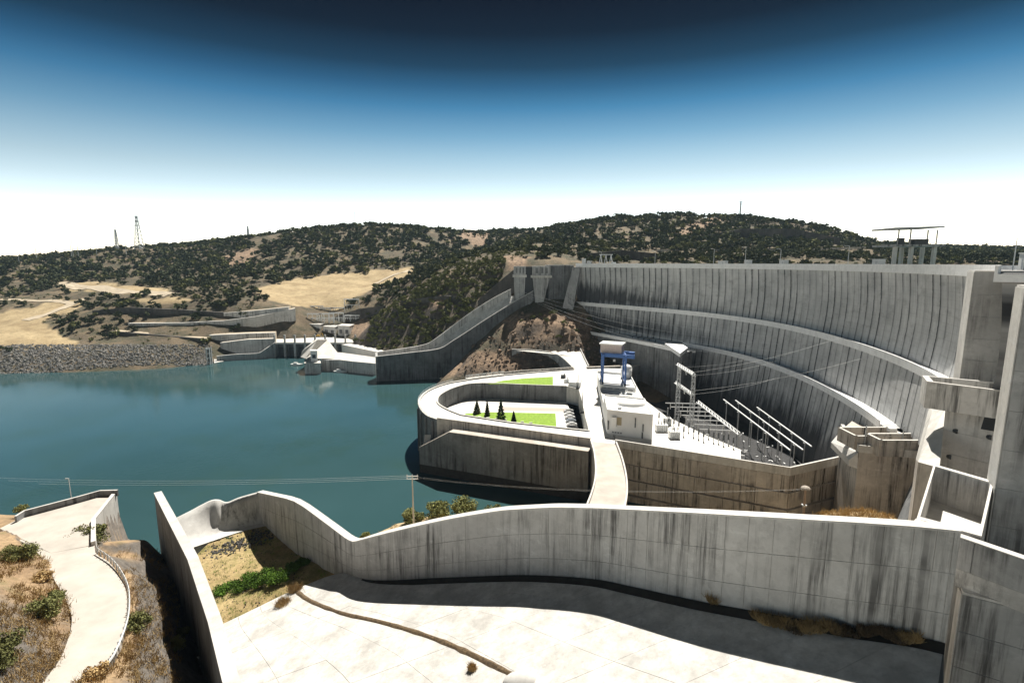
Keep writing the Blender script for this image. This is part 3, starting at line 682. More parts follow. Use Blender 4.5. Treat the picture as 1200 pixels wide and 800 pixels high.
def chamber(name, label, quad, z1, z0, wall_t, floor_z, mat, open_top=True, lifts=2):
    """open concrete box: quad = plan corners front-left, front-right, back-right, back-left"""
    c = sum(quad, Vector((0,0,0)))/4; r = thing(name, label, 'chamber', (c.x, c.y, z0))
    def go():
        nm = ('front_wall', 'right_wall', 'back_wall', 'left_wall')
        nm = ('wall',)*4
        for k in range(4):
            a, b_ = quad[k], quad[(k+1)%4]; ia = a+(c-a).normalized()*wall_t*1.4; ib = b_+(c-b_).normalized()*wall_t*1.4
            zz = Vector((0,0,1))
            MB().hexa([a.xy.to_3d()+zz*z0, b_.xy.to_3d()+zz*z0, ib.xy.to_3d()+zz*z0, ia.xy.to_3d()+zz*z0], [a.xy.to_3d()+zz*z1, b_.xy.to_3d()+zz*z1, ib.xy.to_3d()+zz*z1, ia.xy.to_3d()+zz*z1]).build('wall', mat, r)
            MB().hexa([a.xy.to_3d()+zz*(z1+.003), b_.xy.to_3d()+zz*(z1+.003), ib.xy.to_3d()+zz*(z1+.003), ia.xy.to_3d()+zz*(z1+.003)], [a.xy.to_3d()+zz*(z1+.18), b_.xy.to_3d()+zz*(z1+.18), ib.xy.to_3d()+zz*(z1+.18), ia.xy.to_3d()+zz*(z1+.18)]).build('coping', M['cope'], r)
        MB().prism([(p.x+(c.x-p.x)*.04, p.y+(c.y-p.y)*.04) for p in quad], floor_z-.5, floor_z).build('floor', M['white'], r)
    under(r, go); return r
# upper ledge box
fa, fb = dp(1086,449,86), dp(1195,463,78)
chamber('valve_chamber', 'upper concrete box chamber projecting between the two tall piers', [Vector((fa.x,fa.y,0)), Vector((fb.x,fb.y,0)), Vector((fb.x,fb.y,0))+AC*8, Vector((fa.x,fa.y,0))+AC*5.5], (fa.z+fb.z)/2+.2, (fa.z+fb.z)/2-4.3, .7, (fa.z+fb.z)/2-2.6, M['wall'])
zl = (fa.z+fb.z)/2-4.4
ga, gb = dp(1106,500,86.5), dp(1190,505,79)
r = thing('abutment_wall', 'stained concrete wall with round holes below the upper chamber', 'wall', (ga.x, ga.y, 20))
def go():
    pts = resample([Vector((ga.x,ga.y,0)), Vector((gb.x,gb.y,0))], 7); sd = 1 if normals2(pts)[0].y < 0 else -1
    panel_wall(r, pts, zl, 20, 4, M['wall'], lifts=8, side=sd, gap=.05, t=.1)
    for px, py in ((1120,505),(1155,512),(1117,535)):
        k = (px-1106)/72; p = ga.lerp(gb, k); z = dp(px, py, p.y).z
        MB().tube(Vector((p.x,p.y-.25,z)), Vector((p.x,p.y+.3,z)), .42, None, 12).build('drain_hole', M['dark_metal'], r)
under(r, go)
# sunlit battered buttress left of that wall
a1, a2, a3, a4 = dp(1108,478,92), dp(1092,482,97), dp(1076,541,81), dp(1101,548,77)
bt = Vector((4.5,6.0,0))
r = thing('battered_buttress', 'sunlit pale sloping concrete buttress left of the stained abutment wall', 'buttress', (a4.x,a4.y,a4.z-6))
under(r, lambda: MB().hexa([a3, a4, a4+bt+Vector((0,0,-2)), a3+bt+Vector((0,0,-2))], [a2, a1, a1+bt, a2+bt]).build('sloping_face', M['white'], r))
under(r, lambda: MB().hexa([a3-Vector((0,0,24)), a4-Vector((0,0,24)), a4+bt-Vector((0,0,24)), a3+bt-Vector((0,0,24))], [a3-Vector((0,0,.02)), a4-Vector((0,0,.02)), a4+bt-Vector((0,0,2.1)), a3+bt-Vector((0,0,2.1))]).build('base', M['tier'], r))
# lower open chamber
A_, B_ = dp(1094,546,66), dp(1074,608,51); R1, R2 = dp(1165,562,60.5), dp(1150,630,47.5)
chamber('stilling_chamber', 'lower open concrete chamber with a sunlit floor behind the sloping beam', [Vector((B_.x,B_.y,0)), Vector((R2.x,R2.y,0)), Vector((R1.x,R1.y,0)), Vector((A_.x,A_.y,0))], (A_.z+B_.z)/2, 22, .62, 45.3, M['wall'])
# sloping beam / parapet in front
b1, b2 = dp(1071,611,49.2), dp(1225,664,42.0)
r = thing('concrete_beam', 'deep grey concrete beam wall crossing in front of the chambers', 'beam', (b1.x,b1.y,b1.z-4))
def go():
    pts = resample([Vector((b1.x,b1.y,0)), Vector((b2.x,b2.y,0))], 4.5); sd = 1 if normals2(pts)[0].y < 0 else -1
    panel_wall(r, pts, lambda u: b1.z+(b2.z-b1.z)*u, lambda u: b1.z+(b2.z-b1.z)*u-3.2, .7, M['pier'], lifts=1, side=sd, cope=M['cope'], cope_w=.05, cope_h=.12, gap=.05, t=.1)
    strip(pts, lambda i: [(sd*.02, b1.z+(b2.z-b1.z)*i/(len(pts)-1)-3.21), (-sd*1.6, b1.z+(b2.z-b1.z)*i/(len(pts)-1)-3.21), (-sd*1.6, b1.z+(b2.z-b1.z)*i/(len(pts)-1)-5.2), (-sd*.3, b1.z+(b2.z-b1.z)*i/(len(pts)-1)-5.2)], 'corbel', M['wall'], r)
under(r, go)
# ================================================================ access road, platform and slope (left foreground)
NG = [(0,621,30),(42,647,30),(65,683,30.6),(84,722,31.4),(81,748,32.1),(71,774,32.8),(52,800,33.6),(78,644,30),(112,649,30),(140,676,30.4),(149,696,30.8),(148,722,31.4),(143,748,32.1),(127,780,32.9),(88,800,33.5),(100,700,31),(110,760,32.4),
      (30,607,30),(90,592,30),(135,582,30),(112,612,30),(0,660,31.5),(30,690,32.8),(0,700,35),(45,720,33.5),(0,760,38),(40,760,34.5),(20,800,37),(-60,700,40),(-80,800,46),(-100,620,32),(-60,600,28),
      (160,690,30),(165,720,30.3),(165,760,30.8),(150,800,33),(185,690,25.5),(195,740,25),(205,800,27),(162,652,24),(180,662,21.5),(205,700,18),(215,740,17),(225,790,18),(190,660,16),(170,640,17.5),(149,640,18.5),(125,645,25),(140,652,25)]
gp = [tuple(at(*q)) for q in NG]
for x, y, z in ((-92,112,14),(-110,118,10),(-60,112,-4),(-75,118,-5),(-100,130,-5),(-130,120,-2),(-150,100,8),(-55,95,14),(-40,70,15),(-25,40,18),(-20,25,20),(-60,30,52),(-40,20,44),(-110,60,46)): gp.append((x,y,z))
g1 = Ground(gp, 2.0, .15)
M['slope'] = earth('dry_red_slope', (.30,.20,.115), (.47,.33,.19), (.20,.175,.15), (.17,.15,.06), (.55,.75))
# road sheet: real strip of slabs over the graded ground
rl = [(0,621),(20,634),(42,647),(56,664),(65,683),(77,703),(84,722),(84,735),(81,748),(71,774),(52,800),(20,850)]
rr = [(112,613),(112,630),(112,649),(128,660),(140,676),(147,688),(149,703),(149,714),(146,735),(134,770),(88,802),(60,850)]
RL = [at(*q, z) for q, z in zip(rl, (30,30,30,30.2,30.6,31,31.4,31.7,32.1,32.8,33.6,35))]; RR = [at(*q, z) for q, z in zip(rr, (30,30,30,30.2,30.6,31,31.4,31.7,32.1,32.8,33.6,35))]
RL = smooth_pts(RL, 3); RR = smooth_pts(RR, 3)
SUNK = [tuple(p.to_2d()) for p in RL]+[tuple(p.to_2d()) for p in RR[::-1]]
SUNK2 = [tuple(at(*q, 30).to_2d()) for q in ((0,621),(30,604),(88,588),(118,580),(140,578),(114,613),(113,650),(60,652))]
FOOT = [tuple(at(*q, 24).to_2d()) for q in ((128,560),(108,606),(109,655),(130,658),(168,650),(170,600),(160,560))]
def insunk(x, y, z):
    if inpoly(x, y, SUNK): return min(g1.h(x, y)-.8, 29.2 if y > 76 else 99)
    if inpoly(x, y, SUNK2): return min(z-1, 29)
    if inpoly(x, y, FOOT): return min(z, 18.5+max(0, min(1, (102-y)/14))*7.5)
    return z
def offwall(x, y):      # keep the slope on the road's side of the side wall
    a, b_ = LW[0], LW[-1]; d_ = (b_-a).normalized(); n = Vector((d_.y,-d_.x,0)); return (Vector((x,y,0))-a).dot(n)*sideL > -.7
ground_mesh('roadside_slope', g1, -150, -12, 22, 122, .8, M['slope'], .3, offwall, insunk)
v = []
for a, b_ in zip(RL, RR):
    for k in range(7): p = a.lerp(b_, k/6); v.append((p.x, p.y, p.z+.34-.05*abs(k/3-1)**2))
    v.append((b_.x+.1, b_.y-.05, b_.z-.4))
    v.append((a.x-.1, a.y-.05, a.z-.4))
m_ = 9; f = []
for i in range(len(RL)-1):
    for k in range(6): f.append((i*m_+k, (i+1)*m_+k, (i+1)*m_+k+1, i*m_+k+1))
    f += [(i*m_+6, (i+1)*m_+6, (i+1)*m_+7, i*m_+7), (i*m_, i*m_+8, (i+1)*m_+8, (i+1)*m_)]
struct(link('access_road', mesh(v, f), M['road']))
# platform over the river bank
pl = [at(*q, 30.0) for q in ((0,621),(30,606),(88,590),(118,582),(137,581),(112,613),(112,640),(60,650))]
r = thing('riverside_platform', 'concrete parking platform with low parapets above the river beside the access road', 'platform', (pl[4].x, pl[4].y, 12))
def go():
    MB().prism([(p.x,p.y) for p in pl], 12, 30.36).build('deck', M['road'], r)
    par = [at(*q, 30.3) for q in ((20,612),(30,605.5),(88,590),(118,581.5),(138,581))]
    par = [Vector((p.x,p.y,0)) for p in par]; sd = 1 if normals2(par)[1].y < 0 else -1
    panel_wall(r, resample(par, 4), 31.5, 30.3, .3, M['wall_dark'], lifts=1, side=sd, cope=M['wall'], cope_w=.04, cope_h=.08, gap=.02, t=.04)
    rt = [Vector((*pl[4].to_2d(),0)), Vector((*pl[5].to_2d(),0)), Vector((*pl[6].to_2d(),0))]; sd = 1 if normals2(rt)[0].x > 0 else -1
    panel_wall(r, resample(rt, 4), 30.9, 14, .5, M['white'], lifts=4, side=sd, cope=M['cope'], cope_w=.05, cope_h=.1, gap=.02, t=.06)
under(r, go)
# guard rail on the bend
gr_ = smooth_pts([at(x, y, z) for x, y, z in ((114,647,30.5),(130,659,30.6),(142,674,30.8),(150,692,31.1),(151.5,714,31.6),(148,736,32.0),(136,768,32.9),(126,784,33.2))], 4)
r = thing('guard_rail', 'battered steel guard rail on posts along the bend of the access road', 'guard rail', tuple(gr_[0]))
def go():
    for p in resample(gr_, 2.2): MB().box((p.x, p.y, p.z+.35), (.12,.12,1.3)).build('post', M['steel'], r)
    n = normals2(gr_); v = []; sec = ((.08,.55),(.14,.62),(.08,.70),(.14,.78),(.08,.86),(.05,.86),(.05,.55))
    for p, q in zip(gr_, n):
        for s_, z in sec: v.append((p.x-q.x*s_, p.y-q.y*s_, p.z+z))
    m_ = len(sec); link('rail', mesh(v, [(i*m_+k, (i+1)*m_+k, (i+1)*m_+(k+1)%m_, i*m_+(k+1)%m_) for i in range(len(gr_)-1) for k in range(m_)]), M['steel_white'], r)
under(r, go)
# ================================================================ river bank behind the dividing wall
bp = []
for q in ((425,629),(445,622),(470,610),(500,604),(560,601),(620,597),(690,590)):
    p = at(*q, 0); bp.append((p.x,p.y,-.4)); bp.append((p.x*1.05,p.y+12,-5)); bp.append((p.x*.98,p.y-8,2.6))
wn = normals2(dwall)
for i in range(6, nD, 5): q = dwall[i]-wn[i]*side*3; bp.append((q.x, q.y, min(dzt[i]-7, 14 if q.x < 45 else 99))); q = dwall[i]+wn[i]*side*6; bp.append((q.x,q.y,dzt[i]-11))
for i in range(0, 6, 2): q = dwall[i]-wn[i]*side*4; bp.append((q.x, q.y, -2)); q = dwall[i]-wn[i]*side*.5; bp.append((q.x, q.y, -2))
for px, py, d_ in ((960,606,92),(1000,599,96),(1040,603,92),(1000,640,110),(1040,640,110)): bp.append(tuple(dp(px,py,d_)))
for q in ((30,120,2),(60,120,2),(90,130,-3),(40,140,-3),(100,110,4)): bp.append(q)
g2 = Ground(bp, 3.0, .2)
M['bank'] = earth('straw_bank', (.40,.29,.16), (.58,.45,.27), (.22,.18,.14), (.20,.19,.08), (.6,.8))
def behind(x, y):
    p = Vector((x,y,0)); i = min(range(nD), key=lambda k: (dwall[k]-p).length_squared); return (p-dwall[i]).dot(wn[i]*side) < -.4
ground_mesh('river_bank', g2, -62, 108, 50, 172, 1.4, M['bank'], .35, behind)
# ================================================================ horseshoe platform in the river
ZD = 18.5; ZC = 11.0
V2 = lambda p: Vector((p.x, p.y, 0))
O_ = [(692,517),(600,504.5),(512,492.5),(500,488),(492.5,480),(490,471),(496,462),(508,455),(525,449.5),(545,446),(575,441.5),(610,438),(650,434.5),(672,433)]
I_ = [(690,505),(600,495.5),(541,486.5),(527,481),(516,475),(513,470),(516,463.5),(527,457),(540,452.5),(552,450),(575,449.5),(610,451),(650,452.5),(664,453)]
OP = ats(O_, ZD); IP = ats(I_, ZD)
OS = OP[:2]+smooth_pts(OP[2:12], 3)+OP[12:]; IS = IP[:2]+smooth_pts(IP[2:12], 3)+IP[12:]
hp = thing('horseshoe_platform', 'horseshoe-shaped concrete platform with sunken courtyard standing in the green river', 'platform', (-5, 200, -3))
def go():
    MB_ = MB(); n = len(OS)
    v = [(p.x,p.y,ZD) for p in OS]+[(p.x,p.y,ZD) for p in IS]+[(p.x,p.y,ZD-1) for p in OS]+[(p.x,p.y,ZD-1) for p in IS]
    f = []
    for i in range(n-1): f += [(i,i+1,n+i+1,n+i), (2*n+i,3*n+i,3*n+i+1,2*n+i+1), (i,2*n+i,2*n+i+1,i+1), (n+i,n+i+1,3*n+i+1,3*n+i)]
    link('ring_deck', mesh(v, f), M['plaza'], hp)
    RG = [(672,433),(690,430),(700,445),(712,490),(722,520),(692,517),(690,505),(686,490),(682,470),(678,456),(664,453)]
    MB().prism([tuple(p.to_2d()) for p in ats(RG, ZD)], ZD-1.2, ZD).build('deck', M['plaza'], hp)
    fq = [at(*q) for q in ((690,430,ZD),(672,433,ZD),(668,428,19.6),(655,417,22.4),(640,412.5,23.8),(620,410.5,24.5),(600,410,24.8),(600,405.5,25.6),(640,406,25.4),(679,407.5,25.2),(684,418,22.2))]
    n = len(fq); c_ = at(672,417,22.6); link('ramp_deck', mesh(fq+[c_], [(i,(i+1)%n,n) for i in range(n)]), M['plaza'], hp)
    # kerb wall on the far and right edges
    kw = [V2(p) for p in (fq[7],fq[8],fq[9],fq[10],fq[0])]; kz = [p.z for p in (fq[7],fq[8],fq[9],fq[10],fq[0])]
    strip(kw, lambda i: [(.25,kz[i]-4),(.25,kz[i]+.9),(-.25,kz[i]+.9),(-.25,kz[i]-4)], 'kerb_wall', M['wall'], hp)
    # sunken courtyard floor, pinkish paving strip, steps
    MB().prism([(p.x,p.y) for p in IS]+[tuple(at(690,505,ZD).to_2d()), tuple(at(664,453,ZD).to_2d())], ZC-1, ZC).build('courtyard_floor', M['plaza'], hp)
    MB().prism([tuple(p.to_2d()) for p in ats([(590,476.5),(664,478),(664,482),(586,481)], ZC)], ZC+.004, ZC+.03).build('paving_strip', plain('pink_paving', (.52,.42,.37), .9), hp)
    # outer wall: river side, near straight run and round nose
    po = [V2(p) for p in OS]; sd = 1 if normals2(po)[0].y < 0 else -1
    near = resample(po[:3], 6.5); nose = po[2:]
    panel_wall(hp, near, ZD+1.0, -3, 1.0, M['tier'], lifts=4, side=sd, cope=M['white'], cope_w=.06, cope_h=.12, gap=.05, t=.1)
    panel_wall(hp, nose, ZD+.5, -3, .8, M['wall_dark'], lifts=4, side=sd, cope=M['white'], cope_w=.05, cope_h=.1, gap=.05, t=.1)
    # inner courtyard wall
    pi = [V2(p) for p in IS]
    panel_wall(hp, resample(pi[:1]+pi[1:], 5.5), ZD+.35, ZC-.5, .5, M['wall_dark'], lifts=2, side=-sd, cope=M['white'], cope_w=.05, cope_h=.1, gap=.05, t=.08)  # dark tone paints in the shade inside the courtyard
    rt = [V2(p) for p in ats([(664,453),(678,456),(682,470),(686,490),(690,505)], ZD)]
    panel_wall(hp, rt, ZD+.3, ZC-.5, .5, M['white'], lifts=1, side=1 if normals2(rt)[1].x < 0 else -1, gap=.03, t=.05)
    # lower river wall in front of the near side, with ramped left end
    a, b_ = at(496,554,0), at(693,574,0); a = Vector((a.x,a.y,0)); b_ = Vector((b_.x,b_.y,0))
    off = Vector((-.15,-1,0)).normalized()
    a2 = V2(OP[2])+off*3.0+Vector((-4.5,1,0)); b2 = V2(OP[0])+off*3.0
    fw = resample([a2, b2], 6.2)
    panel_wall(hp, fw, lambda u: 17.0 if u > .2 else 9.5+7.5*u/.2, 3.2, 2.9, M['wall_dark'], lifts=3, side=sd, cope=M['tier'], cope_w=.1, cope_h=.25, gap=.06, t=.12)
    strip(fw, lambda i: [(sd*.05,3.19),(sd*.05,-4),(-sd*2.9,-4),(-sd*2.9,3.19)], 'wet_plinth', M['mud'], hp)
    MB().hexa([a2+Vector((-.2,.3,3)), a2+Vector((2.2,.3,3)), a2+Vector((2.4,3.4,3)), a2+Vector((0,3.4,3))], [a2+Vector((-.1,.4,9.4)), a2+Vector((2.2,.4,9.7)), a2+Vector((2.4,3.2,12.5)), a2+Vector((0,3.2,12.5))]).build('ramp_block', M['white'], hp)
    # guide posts on the nose
    for i in range(3, 11, 2):
        p = po[i]; n_ = normals2(po)[i]*sd; q = p+n_*.5; MB().box((q.x,q.y,8), (.6,.6,20)).build('guide_post', M['wall_dark'], hp)
    # retaining wall round the rock pool
    pz = smooth_pts([at(*q) for q in ((600,410,24.8),(620,410.5,24.5),(640,412.5,23.8),(655,417,22.4),(668,428,19.6),(672,433,ZD))], 3); pw = [V2(p) for p in pz]
    panel_wall(hp, pw, lambda u: pz[min(len(pz)-1,int(round(u*(len(pz)-1))))].z+.4, 1, .6, M['pier'], lifts=1, side=1 if normals2(pw)[2].y < 0 else -1, cope=M['white'], cope_w=.1, cope_h=.15, gap=.08, t=.1)
    fp = [V2(p) for p in ats([(672,433),(640,435.2),(612,437),(588,439.5)], ZD)]
    panel_wall(hp, resample(fp, 5), ZD+1.4, ZD-6, .4, M['tier'], lifts=1, side=1 if normals2(fp)[0].y < 0 else -1, cope=M['white'], cope_w=.05, cope_h=.1, gap=.04, t=.06)
under(hp, go)
# footbridge deck section by the pool
fb0, fb1 = at(546,443.5,ZD+.6), at(590,438.5,ZD+.6)
r = thing('footbridge', 'small steel truss footbridge between the platform and the rocks', 'footbridge', tuple(fb0))
def go():
    MB().bar(fb0, fb1, 2.2, .3).build('deck', M['plaza'], r)
    for k in (-1,1):
        s_ = Vector((0,1.1*k,0)); m_ = MB(); m_.bar(fb0+s_+Vector((0,0,1.5)), fb1+s_+Vector((0,0,1.5)), .15)
        for i in range(7): p = fb0.lerp(fb1, i/6)+s_; m_.bar(p, p+Vector((0,0,1.5)), .12)
        for i in range(6): m_.bar(fb0.lerp(fb1, i/6)+s_, fb0.lerp(fb1, (i+1)/6)+s_+Vector((0,0,1.5)), .1)
        m_.build('truss', M['steel'], r)
under(r, go)
# railing of the nose
r = thing('platform_railing', 'thin metal railing around the rounded nose of the horseshoe platform', 'railing', tuple(OS[6]))
def go():
    ps = [p+Vector((0,0,.55)) for p in OS[3:22]]; m_ = MB()
    m_.path([p+Vector((0,0,1)) for p in ps], .05, 4); m_.path([p+Vector((0,0,.5)) for p in ps], .04, 4); m_.build('rail', M['steel'], r)
    for p in ps: MB().tube(p, p+Vector((0,0,1.05)), .05, None, 5).build('post', M['steel'], r)
under(r, go)
# lawns
M['lawn'] = plain('bright_lawn', (.22,.36,.03), .9, 0, .35, 1.2)
def lawn(px, z, label):
    o_ = MB().prism([tuple(p.to_2d()) for p in ats(px, z)], z+.004, z+.14).build('lawn', M['lawn']); tag(o_, label, 'lawn')
lawn([(541,489),(546,484.5),(575,483),(651,484.5),(652,500),(600,498)], ZC, 'bright green lawn on the courtyard floor beside the small conifers')
lawn([(572,450),(590,446),(614,443.5),(648,441.5),(648,451.5)], ZD, 'bright green lawn wedge on the platform above the courtyard wall')
# bridge / platform road
bl = [(692,517),(696,531),(698,548),(697.5,563),(694,578),(688,594),(681,612)]; br = [(722,520),(728,536),(732.5,553),(734.5,568),(734.5,582),(732,597),(729,612)]
r = thing('curved_road_bridge', 'curved white concrete road bridge joining the horseshoe platform to the bank', 'bridge', tuple(at(715,560,0)))
def go():
    a = smooth_pts(ats(bl, ZD), 4); b_ = smooth_pts(ats(br, ZD), 4); v = []
    for p, q in zip(a, b_):
        for x, z in ((p,ZD+.02),(q,ZD+.02),(q,ZD-1.4),(p,ZD-1.4)): v.append((x.x,x.y,z))
    link('deck', mesh(v, [(i*4+k,(i+1)*4+k,(i+1)*4+(k+1)%4,i*4+(k+1)%4) for i in range(len(a)-1) for k in range(4)]), M['road'], r)
    for l in (a, b_):
        l2 = [V2(p) for p in l]
        strip(l2, lambda i: [(.2,ZD-.2),(.2,ZD+.9),(-.2,ZD+.9),(-.2,ZD-.2)], 'parapet', M['cope'], r)
    l2 = [V2(p) for p in a]
    panel_wall(r, l2, ZD-.3, -4, .8, M['pier'], lifts=3, side=1 if normals2(l2)[3].x < 0 else -1, gap=.04, t=.08)
    l2 = [V2(p) for p in b_]
    panel_wall(r, l2, ZD-.3, -4, .8, M['tier'], lifts=3, side=1 if normals2(l2)[3].x > 0 else -1, gap=.04, t=.08)
under(r, go)
# ================================================================ stepped retaining walls of the toe basin
r = thing('stepped_retaining_wall', 'brown streaked concrete retaining wall in stepped lifts right of the curved road bridge', 'retaining wall', tuple(at(850,560,0)))
tw = [V2(p) for p in ats([(721,519),(925,552),(996,536)], ZD)]
def go():
    p = resample(tw, 8.5)
    panel_wall(r, p, ZD-1.2, -8, .9, M['tier'], lifts=5, side=1 if normals2(p)[0].y < 0 else -1, gap=.06, vgap=.24, t=.12, steps=.45)
    strip(p, lambda i: [(.5*(1 if normals2(p)[0].y < 0 else -1),ZD-1.19),(.5*(1 if normals2(p)[0].y < 0 else -1),ZD+1.3),(-.1,ZD+1.3),(-.1,ZD-1.19)], 'parapet', M['white'], r)
under(r, go)
r = thing('stepped_retaining_wall', 'dark stepped concrete retaining wall behind the white powerhouse and blue crane', 'retaining wall', tuple(at(770,440,0)))
def go():
    e = dpt(k0+6, ZD)
    p0_, p1_, p2_ = at(688,432,ZD), at(768,429,ZD), at(800,413.5,32)
    p = resample([V2(p0_), V2(p1_), V2(p2_)], 8)
    h = lambda u: ZD+.8+(0 if u < .62 else (u-.62)/.38*8)
    panel_wall(r, p, h, -6, 1.2, M['wall_dark'], lifts=5, side=1 if normals2(p)[0].y < 0 else -1, cope=M['tier'], cope_w=.1, cope_h=.2, gap=.06, vgap=.24, t=.12, steps=.45)
under(r, go)
# dam foot gallery left of the second walkway
gp_ = [at(x, y, 33.0) for x, y in ((692,389),(716,393.5),(740,398),(765,403),(790,408.5),(800,411))]
r = thing('foot_gallery', 'white edged concrete gallery ledge along the shaded foot of the dam', 'gallery', tuple(gp_[2]+Vector((0,0,-25))))
def go():
    l = [V2(p) for p in gp_]; sd = 1 if normals2(l)[1].y < 0 else -1
    panel_wall(r, resample(l, 8), 32.4, 2, 6, M['wall_dark'], lifts=5, side=sd, gap=.06, t=.1)
    strip(l, lambda i: [(sd*.6,31.6),(sd*.6,33.5),(sd*.2,33.5),(sd*.2,32.5),(-sd*8,32.5),(-sd*8,31.6)], 'parapet', M['shade_white'], r)
    q = ats([(779,403),(800,404.5),(806,408),(797,415)], 35)
    MB().prism([tuple(p.to_2d()) for p in q], 33.6, 35.4).build('gallery_roof', M['shade_white'], r)
under(r, go)
# ================================================================ yard and basin floor
M['gravel'] = plain('dark_gravel', (.05,.05,.052), .95, 0, .4, .8)
YD = [(700,445),(712,488),(722,516),(868,538),(868,526.5),(830,511),(780,487),(755,468),(742,445),(735,432),(690,431)]
o_ = MB().prism([tuple(p.to_2d()) for p in ats(YD, ZD)], -8, ZD-.02).build('powerhouse_yard', M['plaza']); struct(o_)
bf = [dpt(ALEN*(.30+.62*i/14), 2, 1) for i in range(15)]
o_ = link('basin_floor', mesh([(p.x,p.y,4.0) for p in bf]+[(95,118,4.0),(tw[1].x,tw[1].y+1,4.0),(tw[0].x+6,tw[0].y+1,4.0),(45,262,4.0)], [tuple(range(19))]), M['gravel']); struct(o_)
# ================================================================ powerhouse
M['paint_wall'] = plain('white_render', (.74,.74,.73), .8, 0, .08, .3)
def face_box(fl_, fr_, depth, z0, z1, dirv=None):
    """plan corners of a box whose front runs fl_ -> fr_"""
    a, b_ = V2(fl_), V2(fr_); d_ = (b_-a).normalized(); n = Vector((-d_.y, d_.x, 0))
    if n.y < 0: n = -n
    if dirv: n = dirv
    return [a, b_, b_+n*depth, a+n*depth]
hall_a, hall_b = at(711,508,ZD), at(764,515,ZD)
axis = (at(704,445,ZD)-at(722,520,ZD)).to_2d().normalized().to_3d()
r = thing('powerhouse_hall', 'white flat roofed powerhouse block with slit windows and a shallow roof dome', 'building', tuple(hall_a))
def go():
    q = face_box(hall_a, hall_b, 21, 0, 0, axis); zt = ZD+8.2
    MB().prism([tuple(p.to_2d()) for p in q], ZD-.5, zt).build('wall', M['paint_wall'], r)
    cc = sum(q, Vector((0,0,0)))/4
    m_ = MB()
    for k in range(4): a, b_ = q[k], q[(k+1)%4]; m_.bar(a.lerp(cc,.015)+Vector((0,0,zt+.25)), b_.lerp(cc,.015)+Vector((0,0,zt+.25)), .35, .5)
    m_.build('roof_parapet', M['paint'], r)
    d_ = (q[1]-q[0]).normalized(); n = Vector((d_.y,-d_.x,0)); n = n if n.y < 0 else -n
    W_ = (q[1]-q[0]).length
    def win(u, z, w_, h, name='window'):
        p = q[0]+d_*W_*u+n*.03; o = MB().box((p.x,p.y,z), (w_,.12,h), math.atan2(d_.y,d_.x)).build(name, M['glass'], r)
        f = MB()
        for s_ in (-1,1): e = p+d_*s_*(w_/2+.06)+n*.05; f.box((e.x,e.y,z), (.1,.2,h+.2), math.atan2(d_.y,d_.x))
        for s_ in (-1,1): e = p+n*.05; f.box((e.x,e.y,z+s_*(h/2+.06)), (w_+.2,.2,.1), math.atan2(d_.y,d_.x))
        f.build('frame', M['steel'], o)
    win(.63, ZD+5.2, .35, 3.4); win(.80, ZD+3.6, .4, 2.8); win(.79, ZD+1.2, .4, 2.4); win(.03, ZD+3.2, .5, 3.2)
    for u in (.14,.2,.26,.32): win(u, ZD+.9, .4, .3, 'vent')
    # recessed yellowish panel, plate and small porch
    p = q[0]+d_*W_*.24+n*.04; MB().box((p.x,p.y,ZD+5), (2.6,.1,2.8), math.atan2(d_.y,d_.x)).build('recess_panel', plain('ochre_panel', (.42,.36,.24), .8), r)
    p = q[0]+d_*W_*.17+n*.6; MB().box((p.x,p.y,ZD+4.8), (1.6,1.2,3.4), math.atan2(d_.y,d_.x)).build('porch', M['paint'], r)
    c_ = q[3].lerp(q[2],.62).lerp(q[0].lerp(q[1],.62), .42); MB().dome((c_.x,c_.y,zt), 5.2, 4.0, 1.8).build('roof_dome', M['paint'], r, True)
    for u, w_ in ((.2,.3),(.5,.55),(.75,.8)):
        p = q[0].lerp(q[1],w_).lerp(q[3].lerp(q[2],w_),u); MB().box((p.x,p.y,zt+.4), (1.2,1.0,.8)).build('roof_vent', M['steel_white'], r)
under(r, go)
r = thing('machine_hall', 'long low white machine hall roof between the powerhouse block and the blue crane', 'building', tuple(at(716,475,ZD)))
def go():
    a, b_ = at(704,476,ZD), at(748,478,ZD); q = face_box(a, b_, 26, 0, 0, axis)
    q = [V2(at(*p, ZD)) for p in ((708,481),(757,489),(737,457),(699,454))]
    q[0] = V2(hall_a)+axis*21.3; q[1] = V2(hall_b)+axis*21.3; q[2] = q[1]+axis*24; q[3] = q[0]+axis*24
    MB().prism([tuple(p.to_2d()) for p in q], ZD-.5, ZD+4.6).build('wall', M['paint_wall'], r)
    for i in range(6):
        p = q[0].lerp(q[1],.35).lerp(q[3].lerp(q[2],.35), .12+i*.15); w_ = q[0].lerp(q[1],.92).lerp(q[3].lerp(q[2],.92), .12+i*.15)
        MB().bar(p+Vector((0,0,ZD+4.72)), w_+Vector((0,0,ZD+4.72)), 1.6, .25).build('roof_hatch', M['paint'], r)
    m_ = MB(); cc = sum(q, Vector((0,0,0)))/4
    for k in range(4): m_.bar(q[k].lerp(cc,.02)+Vector((0,0,ZD+4.8)), q[(k+1)%4].lerp(cc,.02)+Vector((0,0,ZD+4.8)), .3, .4)
    m_.build('roof_parapet', M['paint'], r)
under(r, go)
r = thing('intake_block', 'white block with a row of dark openings beneath the blue gantry crane', 'building', tuple(at(716,455,ZD)))
cbq = [V2(hall_a)+axis*46.5, V2(hall_b)+axis*46.5]; cbq += [cbq[1]+axis*24, cbq[0]+axis*24]; CBZ = ZD+6.4
